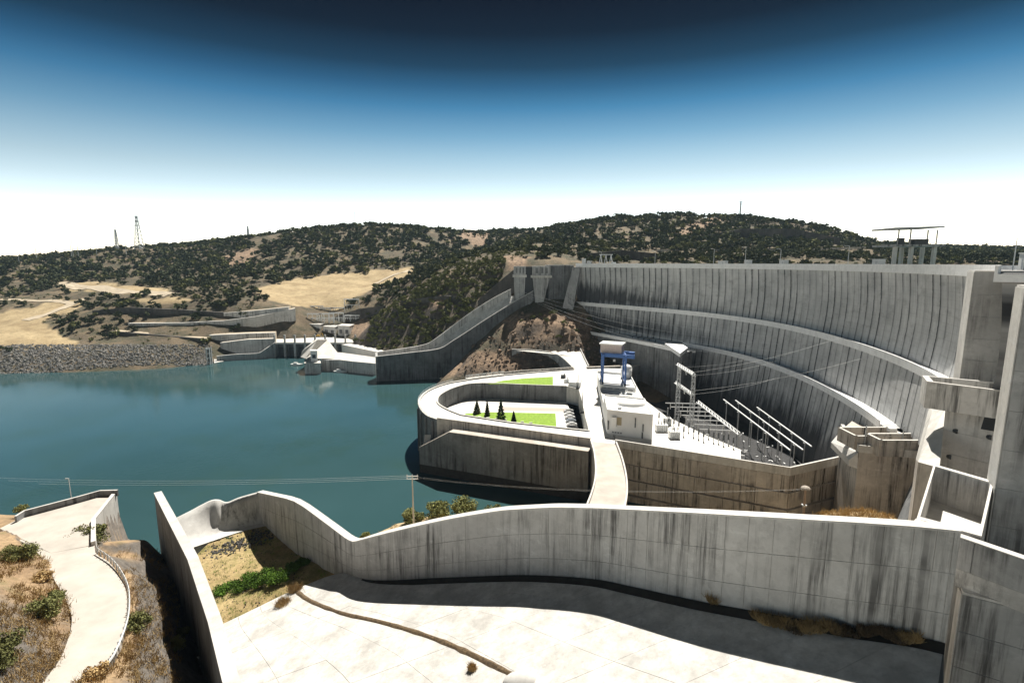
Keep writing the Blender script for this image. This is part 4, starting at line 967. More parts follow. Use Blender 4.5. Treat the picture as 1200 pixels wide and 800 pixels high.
def go():
    q = cbq
    MB().prism([tuple(p.to_2d()) for p in q], ZD-.5, CBZ).build('wall', M['paint_wall'], r)
    d_ = (q[1]-q[0]).normalized(); n = Vector((d_.y,-d_.x,0)); n = n if n.y < 0 else -n; W_ = (q[1]-q[0]).length
    for i in range(5):
        p = q[0]+d_*W_*(.1+i*.19)+n*.03; MB().box((p.x,p.y,CBZ-1.5), (1.9,.14,.8), math.atan2(d_.y,d_.x)).build('opening', M['glass'], r)
    p = q[0]+d_*W_*.4+n*1.0; MB().box((p.x,p.y,ZD+5.0), (W_*.7,2,.3), math.atan2(d_.y,d_.x)).build('canopy', M['steel'], r)
    m_ = MB()
    for k in (1,2): m_.bar(q[k]+Vector((0,0,CBZ+.5)), q[(k+1)%4]+Vector((0,0,CBZ+.5)), .3, 1.0)
    m_.build('parapet', M['paint'], r)
    for s_ in (.08,.72): 
        a, b_ = q[0].lerp(q[1], s_), q[3].lerp(q[2], s_); MB().bar(a.lerp(b_,.03)+Vector((0,0,CBZ+.08)), b_+Vector((0,0,CBZ+.08)), .3, .16).build('crane_rail', M['dark_metal'], r)
under(r, go)
# blue gantry crane
cb = cbq[0].lerp(cbq[3], .28); xw = (cbq[1]-cbq[0]).normalized(); xl = axis
def on(u, v_, z): return cbq[0]+xw*((cbq[1]-cbq[0]).length*u)+xl*(24*v_)+Vector((0,0,CBZ+z))
r = thing('gantry_crane', 'tall blue gantry crane with white roofed cabin on the powerhouse', 'crane', tuple(on(.4,.3,.16)))
def go():
    Hc = 12.2; lo, hi = .08, .72
    lo_v, hi_v = .12, .5
    for u in (lo, hi):
        for v_ in (lo_v, hi_v):
            o = MB().bar(on(u,v_,.8), on(u,v_,Hc), .75, .75).build('leg', M['blue'], r); MB().box(on(u,v_,.42), (1.3,.9,.5), math.atan2(xl.y,xl.x)).build('bogie', M['dark_metal'], o)
        MB().bar(on(u,lo_v-.03,1.0), on(u,hi_v+.03,1.0), .5, .6).build('sill_beam', M['blue'], r)
        MB().bar(on(u,lo_v-.05,Hc+.3), on(u,hi_v+.05,Hc+.3), .8, 1.0).build('end_beam', M['blue'], r)
        MB().bar(on(u,lo_v,1.2), on(u,hi_v,Hc*.5), .25).bar(on(u,hi_v,Hc*.5), on(u,lo_v,Hc-.3), .25).build('brace', M['blue'], r)
    for v_ in (lo_v, hi_v): MB().bar(on(lo-.06,v_,Hc+.4), on(hi+.24,v_,Hc+.4), .9, 1.5).build('main_girder', M['blue'], r)
    MB().bar(on(lo,lo_v,Hc*.62), on(lo+.001,lo_v,Hc*.62+.01), .1).build('lug', M['blue'], r)
    a, b_ = on(lo-.02,.31,Hc+3.0), on(hi-.06,.31,Hc+3.0)
    hs = MB().bar(a, b_, 6.6, 3.6).build('hoist_house', plain('pinkish_cladding', (.50,.42,.40), .7), r)
    MB().bar(a-xw*.5+Vector((0,0,2.1)), b_+xw*.5+Vector((0,0,2.1)), 7.4, .5).build('roof', M['paint'], hs)
    MB().bar(on(hi+.1,.2,Hc+1.4), on(hi+.25,.2,Hc+1.4), 2.0, 1.6).build('trolley', M['blue'], r)
    MB().tube(on(.42,.3,Hc+1), on(.42,.3,Hc-2.0), .12, None, 6).build('hook_rope', M['dark_metal'], r)
    MB().box(on(.42,.3,Hc-2.5), (.9,.6,1.0)).build('hook_block', M['steel'], r)
under(r, go)
p = on(.86,.78,0); r = thing('surge_tank', 'rounded white steel tank behind the blue gantry crane', 'tank', tuple(p))
MB().tube((0,0,0), (0,0,4.6), 2.5, None, 20).build('shell', M['paint'], r, True); MB().dome((0,0,4.6), 2.5, 2.5, 1.6).build('cap', M['paint'], r, True)
# entrance building and road-side machines
q = [V2(at(*s_, ZC)) for s_ in ((666,470.5),(680,471.5),(682,462),(667,461))]
r = thing('entrance_building', 'small white entrance building at the end of the courtyard', 'building', (q[0].x,q[0].y,ZC))
def go():
    MB().prism([tuple(p.to_2d()) for p in q], ZC, ZD+2.2).build('wall', M['paint_wall'], r)
    d_ = (q[1]-q[0]).normalized(); n = Vector((d_.y,-d_.x,0)); n = n if n.y < 0 else -n
    for u in (.25,.7): p = q[0].lerp(q[1],u)+n*.03; MB().box((p.x,p.y,ZC+4.5), (.8,.1,1.6), math.atan2(d_.y,d_.x)).build('window', M['glass'], r)
    p = q[0].lerp(q[1],.5)+n*.03; MB().box((p.x,p.y,ZC+1.1), (1.1,.1,2.2), math.atan2(d_.y,d_.x)).build('door', M['dark_metal'], r)
under(r, go)
def hoist(px, py, label, h):
    b_ = at(px, py, ZD); r = thing('lifting_derrick', label, 'derrick', tuple(b_)); g_ = Vector((0,0,0))
    MB().box((0,0,.5), (1.6,1.2,1.0)).build('base', M['dark_metal'], r)
    MB().tube((0,0,1), (.5,2.2,h), .22, .1).build('jib', M['dark_metal'], r); MB().tube((-.5,0,1), (-.3,1.2,h*.75), .15, .08).build('mast', M['dark_metal'], r)
    MB().tube((.5,2.2,h), (.5,2.3,h*.3), .04).build('rope', M['dark_metal'], r)
hoist(682,484,'dark lifting derrick on the white deck beside the parked cars', 8)
hoist(677,456,'dark lifting derrick on the white deck behind the entrance building', 6.5)
for px, py, lb in ((660,443,'dark crated machine on the deck beside the upper lawn'),(664,448,'pale crated machine on the deck near the upper lawn')):
    b_ = at(px, py, ZD); r = thing('machine_crate', lb, 'machine', tuple(b_)); mt = M['dark_metal'] if 'dark' in lb else M['steel_white']
    MB().box((0,0,.9), (2.4,1.6,1.6)).build('body', mt, r); MB().box((0,0,.05), (2.6,1.8,.1)).build('skid', M['steel'], r); MB().tube((.6,.2,1.7), (.6,.2,2.6), .3, None, 10).build('stack', M['steel'], r)
# ---------------------------------------------------------------- parked cars
def car(col, name_label, loc, rz):
    r = thing('parked_car', name_label, 'car', loc, rz, 'cars parked in the courtyard')
    paint = plain('car_paint_'+name_label.split()[0], col, .25, .2, .05)
    prof_ = [(-2.1,.35),(-2.15,.75),(-1.9,.95),(-1.35,1.0),(-.75,1.45),(.75,1.47),(1.5,1.02),(2.1,.9),(2.15,.4)]
    v = [(x, s_*(.86 if z < 1.1 else .70), z) for s_ in (-1,1) for x, z in prof_]; n = len(prof_)
    f = [(i,(i+1)%n,n+(i+1)%n,n+i) for i in range(n)]+[tuple(range(n-1,-1,-1)), tuple(range(n,2*n))]
    link('body', mesh(v, f), paint, r)
    MB().hexa([(-1.25,-.74,1.0),(1.42,-.74,1.03),(1.42,.74,1.03),(-1.25,.74,1.0)], [(-.72,-.735,1.41),(.74,-.735,1.43),(.74,.735,1.43),(-.72,.735,1.41)]).build('windows', M['glass'], r)
    for x in (-1.35,1.35):
        for y in (-.84,.84): 
            o = MB().tube((x,y-.1,.32), (x,y+.1,.32), .32, None, 12).build('wheel', M['dark_metal'], r); MB().tube((x,y-.11,.32), (x,y+.11,.32), .18, None, 8).build('rim', M['steel'], o)
    for y in (-.6,.6): MB().box((2.12,y,.68), (.1,.35,.16)).build('headlight', M['paint'], r)
cols = [((.6,.6,.6),'silver parked car at the end of the row by the entrance building'),((.75,.75,.75),'white parked car next to the silver car by the entrance building'),((.72,.72,.73),'white parked car in the middle of the courtyard row'),((.3,.33,.37),'steel grey parked car beside the middle white car'),((.7,.7,.7),'pale parked car between steel grey and black cars'),((.03,.03,.035),'black parked car nearest the river wall in the row')]
c0, c1 = at(666,482.5,ZC), at(671,503,ZC)
for i, (c_, lb) in enumerate(cols):
    p = c0.lerp(c1, i/(len(cols)-1)); car(c_, lb, (p.x, p.y, ZC), math.radians(4+random.uniform(-3,3)))
# ================================================================ switchgear in the yard and basin
def lattice(m_, a, b_, w0, w1, seg, r=.07):
    a = Vector(a); b_ = Vector(b_); d_ = (b_-a); n = d_.normalized(); u = n.orthogonal().normalized(); k = n.cross(u)
    if abs(n.z) > .9: u, k = Vector((1,0,0)), Vector((0,1,0))
    def c4(t): w_ = w0+(w1-w0)*t; p = a+d_*t; return [p+u*i*w_/2+k*j*w_/2 for i, j in ((-1,-1),(1,-1),(1,1),(-1,1))]
    for s_ in range(seg):
        A, B = c4(s_/seg), c4((s_+1)/seg)
        for q in range(4): m_.bar(A[q], B[q], r*2); m_.bar(A[q], B[(q+1)%4], r*1.4); m_.bar(B[q], B[(q+1)%4], r*1.2)
    return m_
r = thing('line_portal', 'tall pale lattice portal carrying the lines beside the dam', 'lattice tower', tuple(at(795,490,8)))
def go():
    d1, d2 = 205, 190
    f1, f2 = dp(793,492,d1), dp(810,494,d2)
    for f_, d_, y in ((f1,d1,430),(f2,d2,440)):
        tp = dp(project(f_.x,f_.y,f_.z)[0]+2, y, d_); tp = Vector((f_.x,f_.y,tp.z)); lattice(MB(), Vector((f_.x,f_.y,5)), tp, 1.7, 1.0, 12).build('mast', M['steel'], r)
    for (xa, ya), (xb, yb) in (((794,427),(813,438.5)),((792,448.5),(811,462))):
        a, b_ = dp(xa,ya,d1+1), dp(xb,yb,d2-1); o = lattice(MB(), a, b_, .9, .9, 8, .12).build('cross_beam', M['steel_white'], r)
        for k in range(3): q = a.lerp(b_, .1+.4*k); MB().tube(q, q+Vector((.4,-.3,-2.2)), .14, None, 6).build('insulator', M['paint'], o)
under(r, go)
r = thing('busbar_frame', 'white truss beam with a comb of busbar tubes over the switchyard', 'switchgear', tuple(dp(840,510,185)))
BA, BB = dp(818,471,205), dp(867,509,172)
def go():
    lattice(MB(), BA, BB, 1.0, 1.0, 14, .12).build('truss_beam', M['steel_white'], r)
    for i in range(7):
        a = BA.lerp(BB, .06+i*.14); b_ = a+Vector((-12.5+i*.3,5.5,-1.2))
        o = MB().tube(a, b_, .24, None, 6).build('busbar', M['steel_white'], r)
        for k in (.15,.5,.85):
            q = a.lerp(b_, k); MB().tube(q, q-Vector((0,0,2.6)), .2, .14, 6).build('insulator', M['paint'], o)
    for i in range(4):
        a = BA.lerp(BB, .02+i*.32); MB().bar(Vector((a.x,a.y,5)), a, .5).build('post', M['steel'], r)
        b_ = a+Vector((-11,5,-3.6)); MB().bar(Vector((b_.x,b_.y,5)), b_, .35).build('post', M['steel'], r)
under(r, go)
PR = (((848,468,200),(926,527.5,158),'pale pipe rail on posts over dark basin floor, lowest of three'),((862,469,205),(941,527,161),'pale pipe rail on posts over dark basin floor, middle of three'),((887,477,202),(951,523,165),'pale pipe rail on posts closest to the dam face'))
for (x0,y0,d0),(x1,y1,d1),lb in PR:
    a, b_ = dp(x0,y0,d0), dp(x1,y1,d1); r = thing('pipe_rail', lb, 'pipe', (a.x,a.y,4))
    def go():
        MB().tube(a, b_, .26, None, 8).build('pipe', M['steel_white'], r)
        for i in range(5): q = a.lerp(b_, .06+i*.21); MB().bar(Vector((q.x,q.y,4)), q, .24).build('post', M['steel'], r); MB().box((q.x,q.y,q.z-.4), (.9,.9,.3)).build('saddle', M['steel_white'], r)
    under(r, go)
# transformers and small switchgear along the yard edge
tp_ = MB()
for i in range(16):
    px, py = 772+i*5.8, 497+i*1.75+random.uniform(-3,6); b_ = at(px, py, ZD-.02)
    r = thing('post_insulator', 'slim grey insulator post on the sunlit yard edge by the basin', 'insulator', tuple(b_), 0, 'insulator posts along the powerhouse yard')
    MB().tube((0,0,0), (0,0,1.6+random.random()), .14, None, 6).build('stand', M['steel'], r); MB().tube((0,0,1.6), (0,0,3.6), .3, .2, 8).build('stack', M['dark_metal'], r)
for px, py, w_, lb in ((775,505,4.0,'pale transformer beside the powerhouse block on the yard'),(790,513,3.4,'grey transformer with fins near the yard parapet'),(782,497,2.4,'small round topped transformer on the yard behind the grey one')):
    b_ = at(px, py, ZD); r = thing('transformer', lb, 'transformer', tuple(b_))
    MB().box((0,0,1.3), (w_,2.2,2.4)).build('tank', M['steel_white'], r)
    for k in range(5): MB().box((-w_/2+.4+k*(w_-.8)/4,-1.3,1.2), (.12,.5,1.8)).build('fin', M['steel'], r)
    for k in (-1,0,1): MB().tube((k*w_*.25,0,2.5), (k*w_*.25,0,3.8), .16, .1, 6).build('bushing', M['dark_metal'], r)
random.seed(21)
for i in range(26):
    u = random.random(); a = BA.lerp(BB, u); q = Vector((a.x+random.uniform(2,22), a.y+random.uniform(-14,4), 4.0))
    r = thing('switch_post', 'small pale switchgear post standing on the dark basin floor', 'switchgear', tuple(q), random.random()*3, 'switch posts on the basin floor')
    h = random.uniform(1.6,4.5); MB().tube((0,0,0), (0,0,h), .1, None, 5).build('stand', M['steel'], r); MB().box((0,0,h), (1.3,.35,.35)).build('head', M['steel_white'], r)
# ================================================================ outlet block right of the basin
r = thing('outlet_block', 'massive brown concrete outlet block with chamfered white rim at the basin end', 'outlet structure', tuple(dp(1040,600,135)))
def go():
    zr = 30.0
    F_ = [V2(at(x, y, zr)) for x, y in ((986,502),(1007,527),(1045,531),(1082,535),(1096,547))]
    back = [F_[-1]+Vector((4,22,0)), F_[0]+Vector((9,9,0))]
    ring = F_+back
    MB().prism([tuple(p.to_2d()) for p in ring], -6, zr-.6).build('body', M['tier'], r)
    sd = 1 if normals2(F_)[2].y < 0 else -1
    strip(F_, lambda i: [(sd*.3,zr-.58),(sd*.3,zr+1.3),(-sd*.5,zr+1.3),(-sd*.5,zr-.58)], 'rim', M['white'], r)
    # wide white ledge on the corner
    a, b_ = at(974,518,26.5), at(995,539,26.5); MB().hexa([V2(a)+Vector((0,0,25)), V2(b_)+Vector((0,0,25)), F_[1]+Vector((0,0,25)), F_[0]+Vector((0,0,25))], [V2(a)+Vector((0,0,26.5)), V2(b_)+Vector((0,0,26.5)), F_[1]+Vector((-.2,0,29.2)), F_[0]+Vector((-.2,0,29.2))]).build('ledge', M['cope'], r)
    # dark curved flank
    c1, c2 = F_[3], F_[4]
    v = []
    for i in range(7):
        t_ = i/6*2.1
        top = c1.lerp(c2, t_)+Vector((0,0,zr-.7)); bt_ = dp(1048+t_*22, 618, 110-t_*15); v += [top, Vector((top.x*.6+bt_.x*.4-1.0, top.y*.6+bt_.y*.4, top.z*.45+bt_.z*.55)), bt_]
    link('flank', mesh(v, [(3*i+k, 3*i+k+1, 3*i+k+4, 3*i+k+3) for i in range(6) for k in range(2)]), M['wall_dark'], r)
    # troughs on top
    def trough(cx, cy, w_, d_, h, name):
        p = at(cx, cy, zr+1); m_ = MB()
        for s_ in (-1,1): m_.box((p.x+s_*w_/2, p.y+d_/2, zr+h/2-.5), (.5,d_,h)); 
        m_.box((p.x, p.y, zr+h/2-.5), (w_,.5,h)); m_.box((p.x, p.y+d_, zr+h/2-.5), (w_,.5,h)); o = m_.build(name, M['tier'], r)
        m2 = MB()
        for s_ in (-1,1): m2.box((p.x+s_*w_/2, p.y+d_/2, zr+h-.44), (.62,d_+.6,.12))
        m2.box((p.x, p.y, zr+h-.44), (w_+.6,.62,.12)).box((p.x, p.y+d_, zr+h-.44), (w_+.6,.62,.12)).build('trough_rim', M['white'], o)
    trough(1032,520,13,7,3.6,'trough'); trough(1062,528,13,5,4.2,'trough')
    for x in (1014,1058): p = at(x, 512, zr+3); MB().tube((p.x,p.y,zr), (p.x,p.y,zr+6), .15, None, 6).build('post', M['steel'], r)
    p = at(1045,506,zr+3); MB().box((p.x,p.y,zr+3.6), (1.8,1.2,1.0)).build('hoist_box', M['paint'], r)
under(r, go)
# ================================================================ far abutment, towers and far chute
def pw_thing(name, label, cat, pts, zt, zb, thick, mat, **k):
    r = thing(name, label, cat, (pts[0].x, pts[0].y, zb if not callable(zb) else zb(0)))
    sd = k.pop('sd', None) or (1 if normals2(pts)[0].y < 0 else -1)
    under(r, panel_wall, r, pts, zt, zb, thick, mat, side=sd, **k); return r
ab = resample([V2(dp(643,340,349)), V2(dp(672,340,354))], 6)
pw_thing('abutment_wall', 'dark block-jointed abutment wall between the far tower and the dam end', 'wall', ab, 75, 28, 8, M['wall_dark'], lifts=12, cope=M['pier'], cope_w=.1, cope_h=.6, gap=.06, t=.1)
a, b_ = dp(671,313,350), dp(680,313,351); c_, d_ = dp(655,377,338), dp(669,377,338); e_ = Vector((2,9,0))
r = thing('dam_end_buttress', 'pale sloping concrete buttress at the far end of the arch dam', 'buttress', (c_.x,c_.y,c_.z))
under(r, lambda: MB().hexa([c_, d_, d_+e_, c_+e_], [a, b_, b_+e_, a+e_]).build('body', M['pier'], r))
under(r, lambda: MB().hexa([c_-Vector((0,0,14)), d_-Vector((0,0,14)), d_+e_-Vector((0,0,14)), c_+e_-Vector((0,0,14))], [c_-Vector((0,0,.01)), d_-Vector((0,0,.01)), d_+e_-Vector((0,0,.01)), c_+e_-Vector((0,0,.01))]).build('footing', M['pier'], r))
def tower(label, x0, x1, d, ytop, ycol, ybot, taper):
    a, b_ = dp(x0,ytop,d), dp(x1,ytop,d); w_ = b_.x-a.x; zt = a.z; zc = dp(x0,ycol,d).z; zb = dp(x0,ybot,d).z; cx = (a.x+b_.x)/2
    r = thing('gate_tower', label, 'tower', (cx, d+w_/2, zb))
    def go():
        MB().box((cx, d+w_/2, (zt+zc)/2+.4), (w_*1.02,w_,zt-zc-.8)).build('gate_house', M['pier'], r)
        MB().box((cx, d+w_/2, zc), (w_*1.18,w_*1.15,1.6)).build('collar', M['white'], r)
        w2 = w_*taper; MB().hexa([(cx-w2/2+(w_-w2)*-.2,d+.4,zb),(cx+w2/2-(w_-w2)*.2,d+.4,zb),(cx+w2/2,d+w_,zb),(cx-w2/2,d+w_,zb)], [(cx-w_*.48,d+.4,zc-.81),(cx+w_*.48,d+.4,zc-.81),(cx+w_*.48,d+w_,zc-.81),(cx-w_*.48,d+w_,zc-.81)]).build('shaft', M['pier'], r)
        for k in (-.25,.05,.3): MB().box((cx+k*w_, d-.02, (zt+zc)/2+.6), (w_*.12,.1,(zt-zc)*.55)).build('recess_shade', M['wall_dark'], r)  # dark plates on the face, painted shade in place of cut recesses
    under(r, go)
tower('left gate tower of the far spillway with a concrete collar', 602, 616, 347, 312, 323.5, 352, .85)
tower('right gate tower of the far spillway tapering to its foot', 624, 645, 346, 312, 324, 362, .35)
# dark gate bay between the towers
o_ = MB().prism([tuple(dp(614,330,351).to_2d()), tuple(dp(627,330,351).to_2d()), tuple(dp(627,330,358).to_2d()), tuple(dp(614,330,358).to_2d())], 40, 74.5).build('spillway_gate', M['dark_metal'])
tag(o_, 'dark steel gate bay between the two far spillway towers', 'gate')
# far chute
NW = [(625,341,345),(606,352,344),(590,361.5,343),(570,374,341.5),(548,388.5,340),(530,400,338.5),(514,409,337),(480,413.5,333),(441,418,329)]
FW = [(599,339,352),(583,347,351),(566,357,350),(548,369,349),(528,384,348),(512,396,346),(498,404,345),(470,409,342),(441,413,340)]
npt = smooth_pts([dp(*q) for q in NW], 3); fpt = smooth_pts([dp(*q) for q in FW], 3)
r = thing('far_spillway_chute', 'long walled concrete spillway chute descending the far hillside to the river', 'spillway', (npt[-1].x, npt[-1].y, 0))
def go():
    n = len(npt)
    sd = 1 if normals2([V2(p) for p in npt])[0].y < 0 else -1
    for l, mt, hi in ((npt, M['wall_dark'], 4.5),(fpt, M['wall'], 5.0)):
        p2 = [V2(p) for p in l]
        panel_wall(r, p2, lambda u: l[min(n-1,int(round(u*(n-1))))].z, lambda u: l[min(n-1,int(round(u*(n-1))))].z-(6 if l is fpt else 7+13*min(1,u*1.6)), .8, mt, lifts=2, side=sd, cope=M['cope'], cope_w=.15, cope_h=.35, gap=.05, t=.1)
    v = []
    for p, q in zip(npt, fpt): v += [Vector((p.x,p.y+.5,p.z-3.6)), Vector((q.x,q.y-.1,q.z-4.6))]
    link('floor', mesh(v, [(2*i,2*i+1,2*i+3,2*i+2) for i in range(n-1)]), M['floor'], r)
    a, b_ = npt[-1], fpt[-1]
    MB().hexa([Vector((a.x-.6,a.y,-4)), Vector((a.x+.8,a.y,-4)), Vector((b_.x+.8,b_.y,-4)), Vector((b_.x-.6,b_.y,-4))], [Vector((a.x-.6,a.y,a.z)), Vector((a.x+.8,a.y,a.z)), Vector((b_.x+.8,b_.y,b_.z)), Vector((b_.x-.6,b_.y,b_.z))]).build('end_wall', M['pier'], r)
under(r, go)
# ================================================================ second power station on the far bank
ZP = 12.0
def P(px, py): return at(px, py, ZP)
o_ = MB().prism([tuple(dp(*q).to_2d()) for q in ((322,397,424),(412,397,424),(440,400,408),(470,395,420),(470,380,520),(340,378,520),(300,392,470))], 4, ZP).build('station_yard', M['plaza']); struct(o_)
r = thing('intake_structure', 'far intake with a row of concrete piers over dark water bays', 'intake', tuple(dp(365,413,420)))
def go():
    a, b_ = dp(321,397,418), dp(416,397,418); 
    MB().hexa([Vector((a.x,a.y,ZP-1.4)),Vector((b_.x,b_.y,ZP-1.4)),Vector((b_.x,b_.y+7,ZP-1.4)),Vector((a.x,a.y+7,ZP-1.4))],[Vector((a.x,a.y,ZP)),Vector((b_.x,b_.y,ZP)),Vector((b_.x,b_.y+7,ZP)),Vector((a.x,a.y+7,ZP))]).build('deck', M['white'], r)
    MB().hexa([Vector((a.x,a.y+5,-4)),Vector((b_.x,b_.y+5,-4)),Vector((b_.x,b_.y+7,-4)),Vector((a.x,a.y+7,-4))],[Vector((a.x,a.y+5,ZP-1.41)),Vector((b_.x,b_.y+5,ZP-1.41)),Vector((b_.x,b_.y+7,ZP-1.41)),Vector((a.x,a.y+7,ZP-1.41))]).build('back_wall', M['wall_dark'], r)
    for i in range(9):
        p = a.lerp(b_, i/8); MB().box((p.x,p.y+2.5,(ZP-5.4)/2-.1), (1.7,5,ZP+2.4)).build('pier', M['wall'], r)
        MB().box((p.x,p.y+1.2,ZP+3.2), (1.1,1.6,6.4)).build('post', M['pier'], r)
    for i in range(8): p = a.lerp(b_, (i+.5)/8); MB().box((p.x,p.y+4.6,3), (4.6,.5,9)).build('gate', M['dark_metal'], r)
under(r, go)
pts = [dp(322,399,417), dp(312,408,412), dp(300,412,408), dp(276,415,404), dp(254,419,396)]
r = thing('training_wall', 'low pale concrete training wall curving from the far intake to the shore', 'wall', tuple(pts[2]))
under(r, lambda: panel_wall(r, smooth_pts([V2(p) for p in pts],3), lambda u: ZP*(1-min(1,u*2.2))+4.4*min(1,u*2.2), -3, 1.0, M['pier'], lifts=1, side=1 if normals2([V2(p) for p in pts])[1].y<0 else -1, cope=M['cope'], cope_w=.1, cope_h=.3, gap=.05, t=.1))
p = at(246,426.5,0); r = thing('gauge_tower', 'small dark framed gauge tower at the edge of the rock bank', 'tower', tuple(p))
for x in (-1.2,1.2):
    for y in (-1.2,1.2): MB().box((x,y,6.5), (.5,.5,13)).build('leg', M['paint'], r)
for z in (1.5,5,8.5,12): MB().box((0,0,z), (2.6,2.6,.5)).build('platform', M['steel'], r)
MB().box((0,.4,6.5), (1.7,1.4,12)).build('screen', M['dark_metal'], r)
q = ats([(251,425),(262,423),(258,416),(251,418)], 0.5); o_ = MB().hexa([(p.x,p.y,-2) for p in q], [(p.x,p.y,z) for p, z in zip(q,(.4,.4,5,5))]).build('boat_ramp', M['white']); tag(o_, 'small white concrete ramp beside the gauge tower', 'ramp')
# fork building and quay
def boxq(name, label, cat, quad, z0, z1, mat, roof=None, wins=0):
    r = thing(name, label, cat, (quad[0].x, quad[0].y, z0))
    def go():
        MB().prism([tuple(p.to_2d()) for p in quad], z0, z1).build('wall', mat, r)
        c_ = sum((V2(p) for p in quad), Vector((0,0,0)))/len(quad)
        if roof: MB().prism([tuple((c_+(V2(p)-c_)*1.05).to_2d()) for p in quad], z1+.003, z1+.35).build('roof', roof, r)
        a, b_ = V2(quad[0]), V2(quad[1]); d_ = (b_-a); n = Vector((d_.y,-d_.x,0)).normalized(); n = n if n.y < 0 else -n
        for i in range(wins):
            p = a+d_*((i+.5)/wins)+n*.04; MB().box((p.x,p.y,(z0+z1)/2), (d_.length/wins*.5,.12,(z1-z0)*.35), math.atan2(d_.y,d_.x)).build('window', M['glass'], r)
    under(r, go); return r
D = lambda *q: dp(*q)
boxq('dock_house', 'pale concrete dock house with white control cabin standing in the far water', 'building', [D(357,432,352),D(376,432,352),D(374,425,372),D(358,425,372)], -3, 7.5, M['wall'], M['white'])
boxq('control_cabin', 'white upright control cabin on the far dock house', 'cabin', [D(364,418,356),D(372,418,356),D(372,418,361),D(364,418,361)], 7.9, 15.5, M['paint_wall'], M['paint'], 1)
o_ = MB().hexa([D(352,418,362),D(358,420,356),D(392,420,366),D(398,416,384)], [D(354,411,364),D(372,398,372),D(384,398,392),D(372,396,398)]).build('sloping_apron', M['white']); tag(o_, 'sloping white concrete apron between the far intake and dock house', 'apron')
o_ = MB().prism([tuple(D(*q).to_2d()) for q in ((376,424,362),(398,423,362),(413,424,356),(440,424,348),(440,418,372),(400,412,392),(384,410,396))], -3, 8.2).build('quay', M['wall']); tag(o_, 'pale concrete quay between the dock house and the far chute end', 'quay')
v_ = [D(*q) for q in ((400,399,412),(440,409,378),(452,411,372),(452,407,380),(430,400,404),(410,396,416))]
o_ = MB().prism([tuple(p.to_2d()) for p in v_], 2, 11.4).build('ramp_road', M['plaza']); struct(o_)
for px, py, lb in ((384,433,'white moored boat beside the pale boulder'),(399,436,'white moored boat nearest the far chute end'),(348,428,'pale floating pontoon left of the dock house')):
    p = at(px, py, 0); r = thing('moored_boat', lb, 'boat', (p.x,p.y,-.2), random.uniform(-.2,.2), 'boats at the far quay')
    hv = [(-4.5,-1.3,1.4),(3,-1.3,1.5),(5.2,0,1.7),(3,1.3,1.5),(-4.5,1.3,1.4),(-4.2,-.9,-.3),(2.6,-.9,-.3),(4.2,0,-.2),(2.6,.9,-.3),(-4.2,.9,-.3)]
    link('hull', mesh(hv, [(0,1,2,3,4)]+[(i,5+i,5+(i+1)%5,(i+1)%5) for i in range(5)]+[(9,8,7,6,5)]), M['paint'], r); MB().box((-1,0,1.9), (3,1.8,1.0)).build('cabin', M['paint'], r)
p = at(397,428,0)
# transformer hall and switchyard behind
bays = [(345,386,470,'left'),(362,388,462,'second'),(379,389,456,'third'),(396,390,450,'right')]
for i, (px, py, d_, nm) in enumerate(bays):
    a = dp(px,py,d_); w_ = 17*d_/600; boxq('transformer_bay', ('pale concrete transformer bay behind the far intake, farthest from the wooded spur','pale concrete transformer bay behind the far intake, second from the terrace','pale concrete transformer bay behind the far intake, third from the terrace','pale concrete transformer bay behind the far intake, nearest the wooded spur')[i], 'transformer bay', [Vector((a.x,a.y,0)),Vector((a.x+w_*.94,a.y-4,0)),Vector((a.x+w_*.94,a.y+9,0)),Vector((a.x,a.y+13,0))], ZP, ZP+8.5+i%2*1.5, M['wall'], M['white'], 2)
def steel_portal(label, px, py, d, w_, h, n, group):
    b_ = dp(px,py,d); r = thing('steel_portal', label, 'switchgear', tuple(b_), 0, group); m_ = MB()
    for i in range(n+1): MB().bar((i*w_/n,0,-3), (i*w_/n,0,h), .5).build('post', M['steel_white'], r)
    MB().bar((0,0,h-.4), (w_,0,h-.4), .8, .9).build('beam', M['steel_white'], r); MB().bar((0,0,h*.55), (w_,0,h*.55), .35, .4).build('beam', M['steel_white'], r)
    for i in range(n*3): x = w_*(i+.5)/(n*3); MB().tube((x,.2,h*.55), (x,.2,h*.2), .3, .2, 6).build('insulator', M['paint'], r)
random.seed(4)
for i in range(9):
    steel_portal('pale steel switchyard portal with hanging insulators behind the transformer bays', 362+i%3*13+random.uniform(-2,2), 379-i//3*7, 470+i//3*28, 13, 9+random.random()*3, 3, 'portals of the far switchyard')
steel_portal('tall pale steel portal against the dark rock cut above the switchyard', 404, 366, 490, 14, 13, 1, None)
steel_portal('low wide steel portal beside the brush covered spur', 404, 376, 470, 26, 5.5, 5, None)
steel_portal('low steel portal on the bench above the rock cut', 396, 370, 500, 24, 6, 4, None)
r = thing('site_excavator', 'small yellow site machine parked before the transformer bays', 'machine', tuple(dp(372,395,430)))
MB().box((0,0,1.4), (4,2,1.6)).build('body', plain('yellow_paint', (.5,.3,.05), .5), r); MB().box((-1,0,2.8), (1.6,1.6,1.4)).build('cab', M['glass'], r); MB().box((0,0,.4), (4,2.2,.8)).build('track', M['dark_metal'], r); MB().bar((1.5,0,2), (4,0,3.6), .4).bar((4,0,3.6), (5,0,1), .35).build('boom', plain('yellow_paint', (.5,.3,.05), .5), r)
